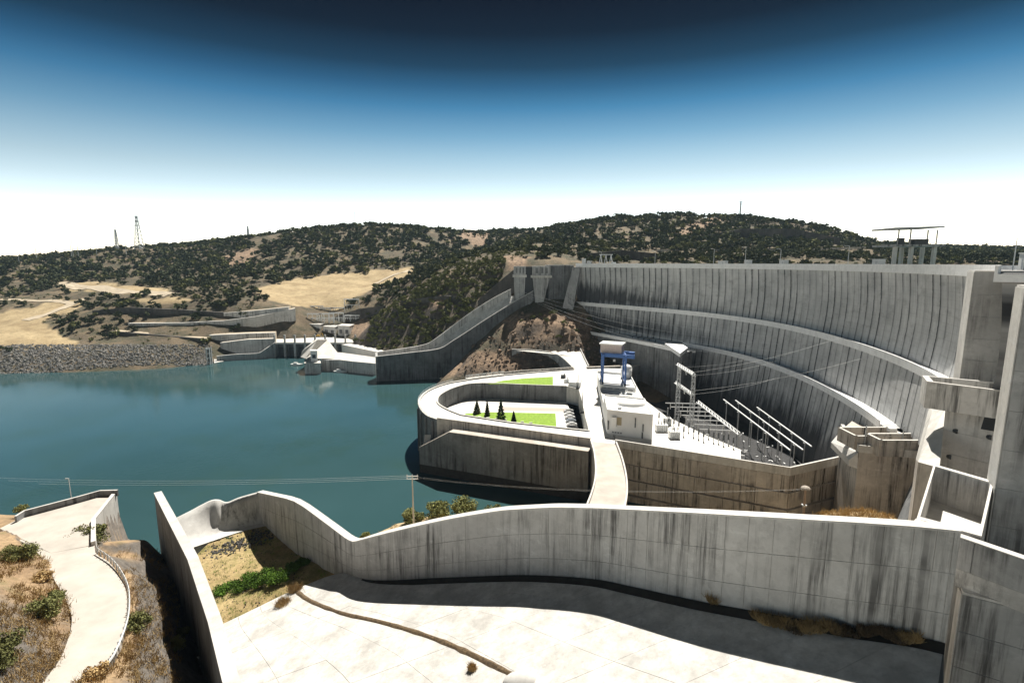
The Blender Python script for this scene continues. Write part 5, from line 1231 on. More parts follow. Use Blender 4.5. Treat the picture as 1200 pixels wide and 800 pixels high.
# terrace walls and benches on the far bank
def terrace(label, px, ztop_px, h, mat, lifts=1, L=9, cope=None, bench=0):
    pts = []; zs = []
    for x, y, d_ in px: p = dp(x,y,d_); pts.append(V2(p)); zs.append(p.z)
    n = len(pts); sp_ = resample([Vector((p.x,p.y,z)) for p, z in zip(pts, zs)], L)
    r = thing('retaining_wall', label, 'retaining wall', (sp_[0].x,sp_[0].y,sp_[0].z-h)); m_ = len(sp_)
    p2 = [V2(p) for p in sp_]; zf = lambda u: sp_[min(m_-1,int(round(u*(m_-1))))].z
    under(r, lambda: panel_wall(r, p2, zf, lambda u: zf(u)-h, 2.5, mat, lifts=lifts, side=1 if normals2(p2)[m_//2].y < 0 else -1, cope=cope, cope_w=.2, cope_h=.3, gap=.06, t=.12))
    if bench:
        sd = 1 if normals2(p2)[m_//2].y < 0 else -1
        under(r, lambda: strip(p2, lambda i: [(-sd*2.5,sp_[i].z+.02),(-sd*bench,sp_[i].z+.3),(-sd*bench,sp_[i].z-9),(-sd*2.5,sp_[i].z-9)], 'bench', M['track'], r))
M['track'] = plain('pale_dirt_track', (.50,.42,.31), .95, 0, .25, .1)
M['rockwall'] = concrete('dark_rock_face', (.15,.135,.12), (.06,.055,.05), .9, scl=.6)
terrace('upper dark rock cut wall below the scrub hillock on the far bank', [(108,364,452),(150,360,452),(215,363,450),(262,366,448)], 0, 11, M['rockwall'], 1, 14)
terrace('pale gridded retaining wall at the top of the far terraces', [(262,367,448),(300,364,450),(338,360,455)], 0, 9, M['wall'], 1, 6, M['cope'], 9)
terrace('long white edged bench wall curving along the far terraces', [(150,379,433),(215,378.5,434),(262,376,438),(300,371,444),(346,361.5,458)], 0, 11, M['wall'], 2, 7, M['cope'], 9)
terrace('dark lower rock wall beneath the sloping track on the far bank', [(100,397,418),(130,388,420),(180,392,416),(240,397,412)], 0, 11, M['rockwall'], 1, 14, None, 10)
terrace('lower pale concrete wall above the riprap near the far intake', [(245,393,418),(290,391,424),(322,390,430)], 0, 13, M['wall'], 1, 8, M['cope'], 9)
terrace('pale bench wall at the waterside of the far station', [(258,402,412),(290,398,416),(322,397,420)], 0, 12, M['wall'], 1, 8, M['cope'], 5)
terrace('dark rock cut wall behind the steel portals on the wooded spur', [(392,371,480),(420,362,470),(450,358,462)], 0, 10, M['rockwall'], 1, 12)
terrace('long bench wall crossing the wooded spur above the chute', [(470,352,415),(520,346,400),(560,350,388)], 0, 5, M['rockwall'], 1, 10)
terrace('dark rock cut face beside the far gate towers', [(560,352,372),(585,330,368),(602,316,364)], 0, 16, M['rockwall'], 2, 8)
terrace('dark wall of the rock cut above the quarry road behind the dam', [(690,297,440),(730,293,450),(770,297,455)], 0, 12, M['rockwall'], 1, 14)
terrace('long dark rock cut on the hill behind the dam crest', [(818,277,640),(870,268,650),(930,268,655),(985,279,640)], 0, 22, M['rockwall'], 2, 18)
terrace('thin pale road wall on the hill behind the dam crest', [(770,292,560),(860,292.5,560),(940,291.5,560),(1015,289,560)], 0, 2.2, M['tier'], 1, 14)
# ---------------------------------------------------------------- roads on the hills
def hill_road(name, px, w_, mat, lift=.5):
    pts = [T(*q) for q in px]; pts = smooth_pts([p for p in pts if p], 5); ns = normals2(pts); v = []
    for p, n in zip(pts, ns):
        for s_ in (-1,-.3,.3,1): q = p+n*s_*w_/2; v.append((q.x, q.y, hgt(q.x,q.y)+lift))
    struct(link(name, mesh(v, [(4*i+k,4*i+k+1,4*i+k+5,4*i+k+4) for i in range(len(pts)-1) for k in range(3)]), mat))
hill_road('dirt_track', [(70,333),(95,336),(120,339),(160,343),(200,346)], 13, M['track'])
hill_road('dirt_track', [(30,378),(60,368),(85,356),(100,350)], 9, M['track'])
hill_road('dirt_track', [(0,352),(40,352),(85,356)], 6, M['track'])
hill_road('dirt_track', [(440,332),(465,322),(480,316)], 6, M['track'])
# ---------------------------------------------------------------- riprap
rk = plain('grey_riprap', (.23,.22,.205), .95, 0, .55, .35)
vv = []; ff = []; random.seed(11)
OCT = [(1,0,0),(0,1,0),(-1,0,0),(0,-1,0),(0,0,1),(0,0,-1)]; OF = [(0,1,4),(1,2,4),(2,3,4),(3,0,4),(1,0,5),(2,1,5),(3,2,5),(0,3,5)]
def add_rock(p, s_):
    n = len(vv); R_ = Matrix.Rotation(random.random()*6, 3, Vector((random.random(),random.random(),random.random()+.1)).normalized())
    for q in OCT: u = R_ @ (Vector(q)*s_*random.uniform(.6,1.15)); vv.append(tuple(p+u))
    ff.extend([tuple(i+n for i in q) for q in OF])
cnt = 0
for _ in range(26000):
    px = random.uniform(-120,250); sh = at(px, 438-max(0,px)*.045, 0); d_ = sh.y-3+random.random()**1.0*42; x = sh.x/sh.y*d_
    z = hgt(x, d_); qx, qy = project(x, d_, z)
    if -1.2 < z < 15.5 and qy > 404: add_rock(Vector((x,d_,z)), random.uniform(.5,1.35)); cnt += 1
    if cnt > 7000: break
o_ = link('riprap_stones', mesh(vv, ff), rk); o_['kind'] = 'stuff'; o_['label'] = 'bank of tumbled grey riprap stones along the far shore'
# boulders broken from the outcrops below the far dam end
vv, ff = [], []
for _ in range(900):
    px = random.uniform(520,735); p = T(px, random.uniform(366,440), 285)
    if p and 1 < p.z < 45 and p.y < 340: add_rock(p, random.uniform(.4,1.9)*random.random()+.3)
o_ = link('outcrop_boulders', mesh(vv, ff), plain('brown_boulders', (.24,.17,.12), .95, 0, .55, .4)); o_['kind'] = 'stuff'; o_['label'] = 'broken brown boulders over the outcrops below the far dam end'
# pale boulder by the quay
vv, ff = [], []
for k in range(6): add_rock(at(396+k*1.2,431,0)+Vector((0,k*.4,.8)), 2.2)
tag(link('boulder', mesh(vv, ff), rk), 'pale boulder in the water between the far quay boats', 'boulder')
# ================================================================ things on the crest
def near_s(px): return min(range(400), key=lambda i: abs(project(*dpt(ALEN*i/400, 75, 0, -4))[0]-px))*ALEN/400
def lamp(s, h, label, off=-8.0, lean=0):
    p = dpt(s, 75.33, 0, off); r = thing('lamp_post', label, 'street lamp', tuple(p), 0, 'lamp posts along the dam crest')
    MB().tube((0,0,0), (0,0,h), .14, .08, 8).build('pole', M['steel_white'], r); MB().tube((0,0,h), (-1.1,.2,h+.25), .06, .05, 6).build('arm', M['steel_white'], r); MB().box((-1.5,.25,h+.25), (1.0,.35,.16)).build('lamp_head', M['steel'], r)
for px, h in ((700,9),(762,8.5),(830,9),(866,9.5),(905,8),(981,8)):
    lamp(near_s(px), h, 'slim pale lamp post on the dam crest road')
p = dpt(near_s(1166), 75.33, 0, -7); r = thing('lamp_post', 'tall lamp post with curved arm beside the piers on the crest', 'street lamp', tuple(p), 0, None)
MB().tube((0,0,0), (0,0,6.8), .12, .08, 8).build('pole', M['steel_white'], r); MB().tube((0,0,6.8), (1.4,-.3,7.2), .06, .05, 6).build('arm', M['steel_white'], r); MB().box((1.8,-.35,7.2), (.9,.3,.14)).build('lamp_head', M['steel'], r)
for px, w_, h, lb in ((667,3,3.2,'white cabin on the crest above the dam end buttress'),(687,4,1.6,'low white box on the far end of the dam crest'),(843,10,1.3,'long low white box on the crest beside the tall pole'),(872,6,1.7,'white kiosk on the crest between lamp posts'),(912,7,1.6,'white kiosk on the crest near the curved centre'),(1020,8,1.5,'stepped white box on the crest left of the intake gantry'),(1185,7,2.2,'white cabin on the crest beside the tall lamp post')):
    p = dpt(near_s(px), 75.33, 0, -6.5); tg = arc(near_s(px)); ang = math.atan2(tg[1].x, -tg[1].y)
    h += 1.3; r = thing('crest_kiosk', lb, 'kiosk', tuple(p), ang); MB().box((0,0,h/2), (w_*.45,2.4,h)).build('body', M['paint_wall'], r); MB().box((0,0,h+.08), (w_*.45+.3,2.7,.16)).build('roof', M['paint'], r); MB().box((w_*.1,-1.22,h*.5), (.8,.06,h*.6)).build('door', M['steel'], r)
# a-frame hoist at the far end
p = dpt(near_s(707), 75.33, 0, -7); r = thing('hoist_frame', 'pale a-frame hoist standing on the far end of the dam crest', 'hoist', tuple(p))
for x in (-3.4,0,3.4):
    MB().bar((x-1.4,0,0), (x,1,7), .45).build('leg', M['steel_white'], r); MB().bar((x+1.4,2.5,0), (x,1,7), .45).build('leg', M['steel_white'], r)
MB().bar((-4.4,1,7.1), (4.4,1,7.1), .8, .5).build('beam', M['steel_white'], r); MB().box((4.8,0,1.1), (3,2.4,2.2)).build('cabin', M['paint'], r)
# intake gantry: concrete columns carrying two slabs
r = thing('intake_gantry', 'concrete gantry of tapered columns carrying two flat roof slabs behind the crest', 'gantry', tuple(dp(1076,309,186)))
def go():
    d0 = 186; L0, R0 = dp(1047,308,d0), dp(1096,308,d0); zb = 70; z1 = dp(1070,289,d0).z; z2 = dp(1070,269,d0).z; z3 = z2+.8
    ux = Vector((1,.12,0))
    for x, d_, dx in ((1048,186,0),(1067,186,0),(1094,186,0),(1056,195,0),(1080,195,0)):
        p = dp(x,300,d_); MB().hexa([(p.x-.45,p.y-.6,zb),(p.x+.45,p.y-.6,zb),(p.x+.45,p.y+.6,zb),(p.x-.45,p.y+.6,zb)], [(p.x-.5,p.y-.6,z1),(p.x+.5,p.y-.6,z1),(p.x+.5,p.y+.6,z1),(p.x-.5,p.y+.6,z1)]).build('column', M['white'], r)
    a, b_ = dp(1047,290,183.5), dp(1108,289,183.5); c_, d_ = b_+Vector((0,11,0)), a+Vector((0,11,0))
    MB().prism([tuple(q.to_2d()) for q in (a,b_,c_,d_)], z1, z1+.7).build('deck_slab', M['pier'], r)
    a, b_ = dp(1048,279,182.5), dp(1106,276,182.5); c_, d_ = b_+Vector((0,12,0)), a+Vector((0,12,0))
    zz = (dp(1048,279,182.5).z, dp(1106,276,182.5).z)
    MB().hexa([Vector((q.x,q.y,z)) for q, z in ((a,z2-.1),(b_,z2+.5),(c_,z2+.5),(d_,z2-.1))], [Vector((q.x,q.y,z)) for q, z in ((a,z2+.5),(b_,z2+1.0),(c_,z2+1.0),(d_,z2+.5))]).build('roof_slab', M['pier'], r)
    for x in (1052,1066,1086,1097):
        p = dp(x,285,188); MB().box((p.x,p.y,(z1+z2)/2+.3), (.35,.35,z2-z1-.4)).build('post', M['white'], r)
    p = dp(1076,285,188); MB().box((p.x,p.y,z1+1.7), (5.0,3,2.0)).build('winch', M['dark_metal'], r); p = dp(1055,285,188); MB().box((p.x,p.y,z1+1.9), (1.8,1.6,2.4)).build('winch', M['dark_metal'], r)
under(r, go)
# ================================================================ pylons and masts
def pylon(label, px, ytop, ybot, d, cat='pylon', arms=3, group=None, wide=.18):
    b_ = T(px, ybot+4) or dp(px, ybot, d); b_ = dp(px, ybot, d); zt = dp(px, ytop, d).z; H_ = zt-b_.z; zg = min(b_.z, hgt(b_.x, b_.y))
    r = thing('lattice_pylon' if arms else 'mast', label, cat, (b_.x,b_.y,zg-.5), random.uniform(-.3,.3), group); H_ = zt-zg+.5
    if arms:
        lattice(MB(), (0,0,0), (0,0,H_), H_*wide, H_*.03, 9, max(.12, d*.00042)).build('tower', M['steel'], r)
        for k in range(arms): z = H_*(.97-.13*k); MB().bar((-H_*.13,0,z), (H_*.13,0,z), max(.25,d*.0005)).build('cross_arm', M['steel'], r)
    else:
        MB().tube((0,0,0), (0,0,H_), max(.2,d*.0006), max(.12,d*.0003), 6).build('pole', M['steel'], r); MB().bar((-1.6,0,H_*.97), (1.6,0,H_*.97), .3).build('cross_arm', M['steel'], r)
pylon('tallest lattice power pylon on the ridge of the left hill', 163, 253, 286, 760)
pylon('broad lattice power pylon left of the tallest one on the ridge', 137, 269, 288, 740, wide=.12)
pylon('faint lattice pylon above the wooded slope to the right of the tallest one', 291, 265, 277, 900)
pylon('thin mast on the wooded hilltop above the dry field', 363, 251, 268, 870, 'mast', 0); pylon('thin mast on the summit of the wooded hill', 416, 249, 265, 860, 'mast', 0)
pylon('thin lattice radio mast on the hill behind the dam', 867, 236, 255, 800, 'mast', 2, None, .05)
for px, yt, yb in ((43,289,303),(86,281,301),(92,282,300),(113,282,294),(147,274,288),(22,296,304),(84,280,300)):
    pylon('slim wooden power pole standing on the low ridge', px, yt, yb, 720, 'pole', 0, 'power poles on the low left ridge')
# ================================================================ poles and wires near the wall
b_ = g2.hit(485,621,100,170) or at(485,621,5); zt = dp(483,557,b_.y).z
r = thing('utility_pole', 'pale concrete utility pole with insulator cross arms on the straw bank', 'utility pole', (b_.x,b_.y,b_.z-.5))
Hh = zt-b_.z+.5
MB().hexa([(-.22,-.18,0),(.22,-.18,0),(.22,.18,0),(-.22,.18,0)], [(-.12,-.1,Hh),(.12,-.1,Hh),(.12,.1,Hh),(-.12,.1,Hh)]).build('pole', M['white'], r)
for z in (.99,.94): 
    o_ = MB().bar((-1.6,0,Hh*z), (1.6,0,Hh*z), .16).build('cross_arm', M['steel_white'], r)
    for x in (-1.4,0,1.4): MB().tube((x,0,Hh*z), (x,0,Hh*z+.45), .12, .08, 6).build('insulator', M['paint'], o_)
p1 = Vector((b_.x,b_.y,zt))
b_ = dp(941,606,98); zt2 = dp(942,573,98).z; r = thing('utility_pole', 'brown utility pole with a pale nest-like top beside the dry mound', 'utility pole', (b_.x,b_.y,b_.z-3)); Hh = zt2-b_.z+3
MB().tube((0,0,0), (0,0,Hh), .3, .22, 8).build('pole', plain('brown_pole', (.30,.22,.16), .9), r); MB().box((0,0,Hh), (1.8,.3,.2)).build('cross_arm', M['steel'], r); MB().dome((0,0,Hh+.1), .9, .9, .6).build('nest', plain('twig_nest', (.42,.37,.32), .95, 0, .4, 4), r); MB().box((0,0,Hh*.62), (.8,.8,.3)).build('bracket', M['steel'], r)
p2 = Vector((b_.x,b_.y,zt2))
def wire(a, c, sag, r_=.05, n=14): return [a.lerp(c, i/n)-Vector((0,0,4*sag*(i/n)*(1-i/n))) for i in range(n+1)]
k = 0
for off in (-1.4, 0, 1.4):
    lb = ('overhead wire from the concrete pole across the river, outer strand','overhead wire from the concrete pole across the river, middle strand','overhead wire from the concrete pole across the river, inner strand')[k]
    l0 = dp(-120,551+k*5,190); m_ = MB(); o3 = Vector((off,0,-.4*k))
    m_.path(wire(l0+Vector((0,off,0)), p1+o3, 2.5), .022, 4); m_.path(wire(p1+o3, p2+Vector((off,0,0)), 2.0), .006, 4)
    tag(m_.build('overhead_wire', M['steel_white']), lb, 'wire'); k += 1
ends = [((812,436,190),(985,395)),((811,440,190),(925,418)),((795,430,205),(900,415)),((810,462,190),(930,437)),((808,458,190),(1010,420))]
for i, (a, c) in enumerate(ends):
    pa = dp(*a); s_ = min(range(300), key=lambda q: abs(project(*dpt(ALEN*q/300, 44))[0]-c[0]))*ALEN/300; pb = dpt(s_, 44, .2); pb.z = dp(c[0], c[1], pb.y).z
    lb = ('highest','second highest','middle','second lowest','lowest')[i]
    tag(MB().path(wire(pa, pb, 1.5), .035, 4).build('portal_wire', M['steel_white']), f'taut pale line from the lattice portal to the dam, {lb} of five', 'wire')
for i in range(4):
    pa = dp(606+i*6, 340+i*4, 344); c_ = (900+i*14, 394+i*9); s_ = min(range(300), key=lambda q: abs(project(*dpt(ALEN*q/300, 42))[0]-c_[0]))*ALEN/300; pb = dpt(s_, 42, .3); pb.z = dp(*c_, pb.y).z
    tag(MB().path(wire(pa, pb, 4+i*1.5), .035, 4).build('span_wire', M['steel_white']), f'long pale wire spanning from the far towers across the dam face, {("top","upper middle","lower middle","bottom")[i]} strand', 'wire')
b_ = at(84,586,30.3); r = thing('lamp_post', 'thin pale lamp post on the riverside platform parapet', 'street lamp', tuple(b_), 0, None); MB().tube((0,0,0), (0,0,4.6), .07, .05, 6).build('pole', M['steel_white'], r); MB().box((-.3,0,4.6), (.7,.2,.12)).build('lamp_head', M['steel'], r)
# ================================================================ vegetation
M['oak'] = leafmat('dark_oak_leaves', (.030,.038,.020), (.085,.094,.045))
M['oak2'] = leafmat('olive_scrub_leaves', (.085,.095,.035), (.21,.21,.085))
M['bush'] = leafmat('olive_bush_leaves', (.12,.13,.048), (.30,.30,.115))
M['green'] = leafmat('fresh_green_leaves', (.06,.12,.015), (.15,.26,.04))
M['straw'] = leafmat('dead_grass_blades', (.30,.20,.09), (.52,.38,.19))
M['bark'] = plain('dark_bark', (.08,.06,.045), .95)
M['conifer'] = leafmat('dark_conifer_leaves', (.018,.05,.015), (.05,.10,.03))
rng = np.random.default_rng(3)
def leaves(n, clumps, size, flat=.0):
    """n leaf quads over a list of clumps (x,y,z,rx,ry,rz): returns verts (n*4,3)"""
    cl = np.array(clumps); k = rng.integers(0, len(cl), n); d = rng.normal(size=(n,3)); d /= np.linalg.norm(d, axis=1)[:,None]
    rad = rng.random((n,1))**(.45); c = cl[k,:3]+d*cl[k,3:]*rad
    u = rng.normal(size=(n,3)); u /= np.linalg.norm(u, axis=1)[:,None]; w_ = np.cross(u, d+rng.normal(size=(n,3))*.5); w_ /= np.linalg.norm(w_, axis=1)[:,None]+1e-6
    s_ = size*(.6+.8*rng.random((n,1)))
    return np.stack([c-u*s_, c+w_*s_*.6, c+u*s_, c-w_*s_*.6], 1).reshape(-1,3)
def leafmesh(v):
    n = len(v)//4; me = bpy.data.meshes.new('m'); me.vertices.add(len(v)); me.vertices.foreach_set('co', v.astype('f').ravel())
    me.loops.add(n*4); me.loops.foreach_set('vertex_index', np.arange(n*4, dtype='i')); me.polygons.add(n)
    me.polygons.foreach_set('loop_start', np.arange(0, n*4, 4, dtype='i')); me.polygons.foreach_set('loop_total', np.full(n, 4, dtype='i')); me.update(); me.validate(); return me
def crown_clumps(R, Hh, n):
    out = []
    for _ in range(n):
        a = rng.random()*6.283; q = R*.75*rng.random()**.5; z = Hh*(.35+.5*rng.random())*(1-.25*(q/R)**2)
        s_ = R*(.28+.22*rng.random()); out.append((q*math.cos(a), q*math.sin(a), z, s_, s_, s_*.7))
    return out
# ---- hillside trees
def tree_ok(x, y, z):
    if z < 12: return None
    px, py = project(x, y, z)
    if px < -60 or px > 1260: return None
    qx = px+noise.noise(Vector((x*.05,y*.05,0)))*8; qy = py+noise.noise(Vector((x*.05,y*.05,9)))*3
    if y < 720 and any(inpoly(qx, qy, q) for q in DRY): return None
    if (296 < px < 404 and py > 352) or (400 < px < 432 and 368 < py < 400): return None        # station yard
    if 90 < px < 345 and 362 < py < 408 and rng.random() < .7: return None   # terraces
    if px > 590 and y < 420: return None
    if any(inpoly(px, py, q) for q in RED) and rng.random() < .8: return None
    if px < 190 and y > 480 and rng.random() < .35: return None
    return px, py
spots = []
tries = 0
while len(spots) < 17000 and tries < 160000:
    tries += 1
    y = 370+rng.random()**.8*780; x = (rng.random()*2-1)*1.12*y
    if noise.noise(Vector((x*.012, y*.012, 5)))+.75*noise.noise(Vector((x*.05, y*.05, 2))) < -.30: continue
    spots.append((x, y))
for _ in range(900):      # thicker brush on the spur between the stations
    y = 362+rng.random()*75; x = -150+rng.random()*155; spots.append((x, y))
sx_ = np.array(spots); sz = rbf(sx_[:,0], sx_[:,1]); trees = []
for (x, y), z in zip(spots, sz):
    z = z+rough(x, y); q = tree_ok(x, y, z)
    if q is None: continue
    # hidden behind the skyline: skip far backsides
    R = (2.6+3.0*rng.random()**1.3)*(1.15 if y > 560 else .9); spur = 400 < q[0] < 620 and y < 470
    trees.append((R/y, x, y, z, R*(.66 if spur else 1), spur))
# visibility: keep those whose foot the eye can see over the ground in front
def seen(x, y, z):
    ds = np.linspace(.35, .985, 26)*y; hs = rbf(x/y*ds, ds); zs = EYE+(z+4-EYE)*ds/y; return not np.any((hs > zs) & (ds > 330))
trees = [t_ for t_ in trees if t_[2] < 500 or seen(*t_[1:4])]
trees.sort(reverse=True); print('TREES', len(trees))
protoA = [leafmesh(np.concatenate([leaves(260, crown_clumps(1.0, 1.35, 9), .17)])) for _ in range(5)]
protoB = [leafmesh(np.concatenate([leaves(260, crown_clumps(1.0, 1.15, 9), .16)])) for _ in range(4)]
for m_ in protoA: m_.materials.append(M['oak'])
for m_ in protoB: m_.materials.append(M['oak2'])
random.seed(5)
for i, (_, x, y, z, R, spur) in enumerate(trees[:290]):
    px, py = project(x, y, z)
    ol = spur or random.random() < .35
    o_ = link('evergreen_shrub' if ol else 'oak_tree', random.choice(protoB if ol else protoA)); o_.location = (x,y,z-.4); o_.scale = (R,R,R*random.uniform(.85,1.15)); o_.rotation_euler = (0,0,random.random()*6)
    if ol: tag(o_, ('olive green evergreen shrub on the rocky spur above the far chute' if spur else ('olive green evergreen shrub on the hill behind the dam crest' if px > 640 else 'olive green evergreen shrub on the dry slopes of the far bank')), 'shrub', 'olive shrubs on the far hills')
    else: tag(o_, 'dark rounded oak tree on the hill behind the dam crest' if px > 640 else 'dark rounded oak tree dotted over the far bank slopes', 'tree', 'dark oaks on the far hills')
vs = {'oak':[], 'oak2':[]}
for (_, x, y, z, R, spur) in trees[290:]:
    nl = 110 if y < 600 else 64
    v = leaves(nl, crown_clumps(R, R*1.35, 6), R*(.24 if nl > 100 else .30)); v += np.array([x,y,z-.4]); vs['oak2' if (spur or rng.random() < .2) else 'oak'].append(v)
for k_, lb in (('oak','dark oak woodland covering the far hills'),('oak2','olive scrub scattered over the far hills')):
    o_ = link('woodland' if k_ == 'oak' else 'hill_scrub', leafmesh(np.concatenate(vs[k_])), M[k_]); o_['kind'] = 'stuff'; o_['label'] = lb
# low scrub tufts on the far ground
tf = []
for _ in range(5200):
    y = 372+rng.random()*330; x = (rng.random()*2-1)*1.1*y
    if noise.noise(Vector((x*.03, y*.03, 15))) < -.05: continue
    tf.append((x,y))
ta = np.array(tf); tz = rbf(ta[:,0], ta[:,1]); acc_ = []
for (x, y), z in zip(tf, tz):
    z += rough(x, y); q = tree_ok(x, y, z)
    if q is None: continue
    R = .7+1.0*rng.random(); acc_.append(leaves(26, [(0,0,R*.4,R,R,R*.6)], R*.34)+np.array([x,y,z]))
o_ = link('low_scrub', leafmesh(np.concatenate(acc_)), M['oak2']); o_['kind'] = 'stuff'; o_['label'] = 'low scrub tufts over the far bank slopes'
# ---- shrubs on the rocks by the dam foot
for i, (px, py, R) in enumerate(((648,372,3.2),(640,380,2.6),(660,385,2.8),(675,388,2.4),(690,375,2.6),(625,376,2.2),(655,395,2.4),(612,378,1.8),(700,392,2.4),(634,370,2.0))):
    p = T(px, py, 285)
    if p is None: continue
    o_ = link('evergreen_shrub', protoB[i%4]); o_.location = p-Vector((0,0,.3)); o_.scale = (R,R,R*.9); o_.rotation_euler = (0,0,i); tag(o_, 'green shrub growing on the rock outcrop below the far dam end', 'shrub', 'shrubs on the dam foot rocks')
# ---- near bushes
def bush(name, label, p, R, Hh, n, mat, group=None, leaf=.16, trunk=True, lean=(0,0)):
    r = thing(name, label, 'bush', tuple(p), 0, group)
    cl = [(a+c_/Hh*lean[0]*Hh*.3, b_+c_/Hh*lean[1]*Hh*.3, c_, d_, e_, f_) for a, b_, c_, d_, e_, f_ in crown_clumps(R, Hh, 16)]+[(0,0,Hh*.25,R*.7,R*.7,Hh*.25)]
    link('foliage', leafmesh(leaves(n, cl, leaf)), mat, r)
    m_ = MB()
    for k in range(5): a = k*1.3; m_.tube((0,0,-.5), (R*.5*math.cos(a), R*.5*math.sin(a), Hh*.6), .06, .02, 5)
    m_.build('stem', M['bark'], r)
def gl(px, py, d0=25, d1=130): return g1.hit(px, py, d0, d1, .3) or at(px, py, 31)
bush('roadside_bush', 'dense olive bush at the road edge below the platform wall', gl(101,640), 3.2, 3.6, 4200, M['bush'], None, .17)
bush('roadside_bush', 'rounded green bush alone on the dry bank left of the road', gl(57,722), 2.3, 3.0, 3600, M['bush'], None, .13)
bush('roadside_bush', 'leafy bush beside the road where the platform begins', gl(22,655), 2.8, 2.4, 3600, M['bush'], None, .14)
bush('roadside_bush', 'tall green bush at the foot of the bank slope', gl(0,785), 2.6, 3.4, 3600, M['bush'], None, .12)
bush('roadside_bush', 'small yellowish bush against the bend of the guard rail', gl(160,738), 1.9, 2.0, 2200, M['bush'], None, .12)
bush('roadside_bush', 'green bush at the foot of the dark side wall', g1.hit(206,762,30,120,.3) or at(206,762,22), 1.5, 1.8, 1600, M['bush'], None, .13)
bush('roadside_bush', 'pale bush growing up the dark side wall beside another bush', g1.hit(213,748,30,120,.3) or at(213,748,22), 1.2, 1.6, 1300, M['oak2'], None, .13)
bush('roadside_bush', 'straw coloured bush below the end of the guard rail', gl(112,795), 1.3, 1.2, 1400, M['straw'], None, .13)
bush('roadside_bush', 'dry straw bush on the inside of the road bend', gl(50,680), 1.3, 1.1, 1300, M['straw'], None, .13)
bush('roadside_bush', 'small green bush tucked against the platform parapet', at(24,600,30), 1.3, 1.4, 1000, M['bush'], None, .14)
for px, py, R, H_, lb in ((486,612,3.4,4.2,'dark green bush beside the utility pole on the straw bank'),(516,608,4.6,6.2,'tall pale bush in the middle of the straw bank'),(541,607,4.8,6.6,'tall yellowish bush at the water edge of the straw bank'),(583,604,4.0,3.4,'low green bush farthest along the bank near the bridge'),(428,630,1.5,2.0,'small bush at the tip of the straw bank')):
    p = g2.hit(px, py, 95, 170) or at(px, py, 2); bush('riverside_bush', lb, p-Vector((0,0,.3)), R, H_, 4200, M['bush'], None, .27)
def sgp(px, py): return sg.hit(px, py, 60, 125, .3) or at(px, py, 16.8)
for i, (px, py, R, H_) in enumerate(((262,694,2.2,1.0),(280,690,2.4,1.1),(300,686,2.2,1.5),(318,684,2.2,2.0),(332,680,2.0,1.9),(292,679,1.8,1.0),(312,676,1.8,1.5),(344,668,1.6,1.2),(356,660,1.4,1.1))):
    bush('silt_shrub', 'fresh green shrub growing in the yellow silt behind the flip bucket', sgp(px, py), R, H_, 2200, M['green'], 'green shrubs in the silt', .13)
# dark rocks in the silt
vv, ff = [], []; random.seed(9)
for _ in range(420):
    u = random.random(); px = 246+u*66+random.gauss(0,5); py = 650-u*24+random.gauss(0,4.5); p = sgp(px, py); add_rock(p, random.uniform(.1,.42))
for _ in range(500):
    px = random.uniform(235,380); py = random.uniform(622,720); p = sgp(px, py)
    if inpoly(p.x, p.y, [tuple(q) for q in poly_s]): add_rock(p, random.uniform(.05,.2))
o_ = link('scattered_stones', mesh(vv, ff), plain('dark_stones', (.10,.095,.09), .95, 0, .5)); o_['kind'] = 'stuff'; o_['label'] = 'dark stones strewn over the yellow silt'
# dead grass piles
def tuft(name, label, p, R, h, n, mat, group=None, r_=None):
    a = rng.random(n)*6.283; q = R*rng.random(n)**.6; b_ = np.stack([q*np.cos(a), q*np.sin(a), np.zeros(n)],1); d = rng.normal(size=(n,3))*.45; d[:,2] = .5+rng.random(n); d *= h*(.5+.6*rng.random((n,1)))
    s_ = np.cross(d, rng.normal(size=(n,3))); s_ = s_/(np.linalg.norm(s_,axis=1)[:,None]+1e-6)*.035*max(1,h)
    v = np.stack([b_-s_, b_+s_, b_+d+s_*.3, b_+d-s_*.3],1).reshape(-1,3); o = link(name, leafmesh(v), mat); o.location = p; tag(o, label, 'dry grass', group); return o
for px, py, R, H_, lb in ((332,707,1.3,.6,'matted heap of dead grass at the chute end'),(346,691,1.2,.8,'tall tuft of dead grass where the brown drain starts'),(553,784,.45,.5,'small orange tuft of dead grass on the white chute floor'),(836,704,.8,1.0,'brown weed clump at the wall joint in the gutter'),(886,723,.5,.5,'small brown weed in the gutter by the dividing wall')):
    tuft('dead_grass', lb, fl(px,py)+Vector((0,0,.05)), R, H_, 900, M['straw'])
for i in range(22):
    px = 900+i*8.4+random.uniform(-4,4)
    tuft('dead_grass', 'brown dead weeds growing along the dark gutter near the beam', fl(px, 731+(px-905)*.105+random.uniform(-3,4))+Vector((0,0,.05)), random.uniform(.3,1.0), random.uniform(.2,.75), 500, M['straw'] if random.random() < .45 else M['straw_dark'], 'weeds in the gutter')
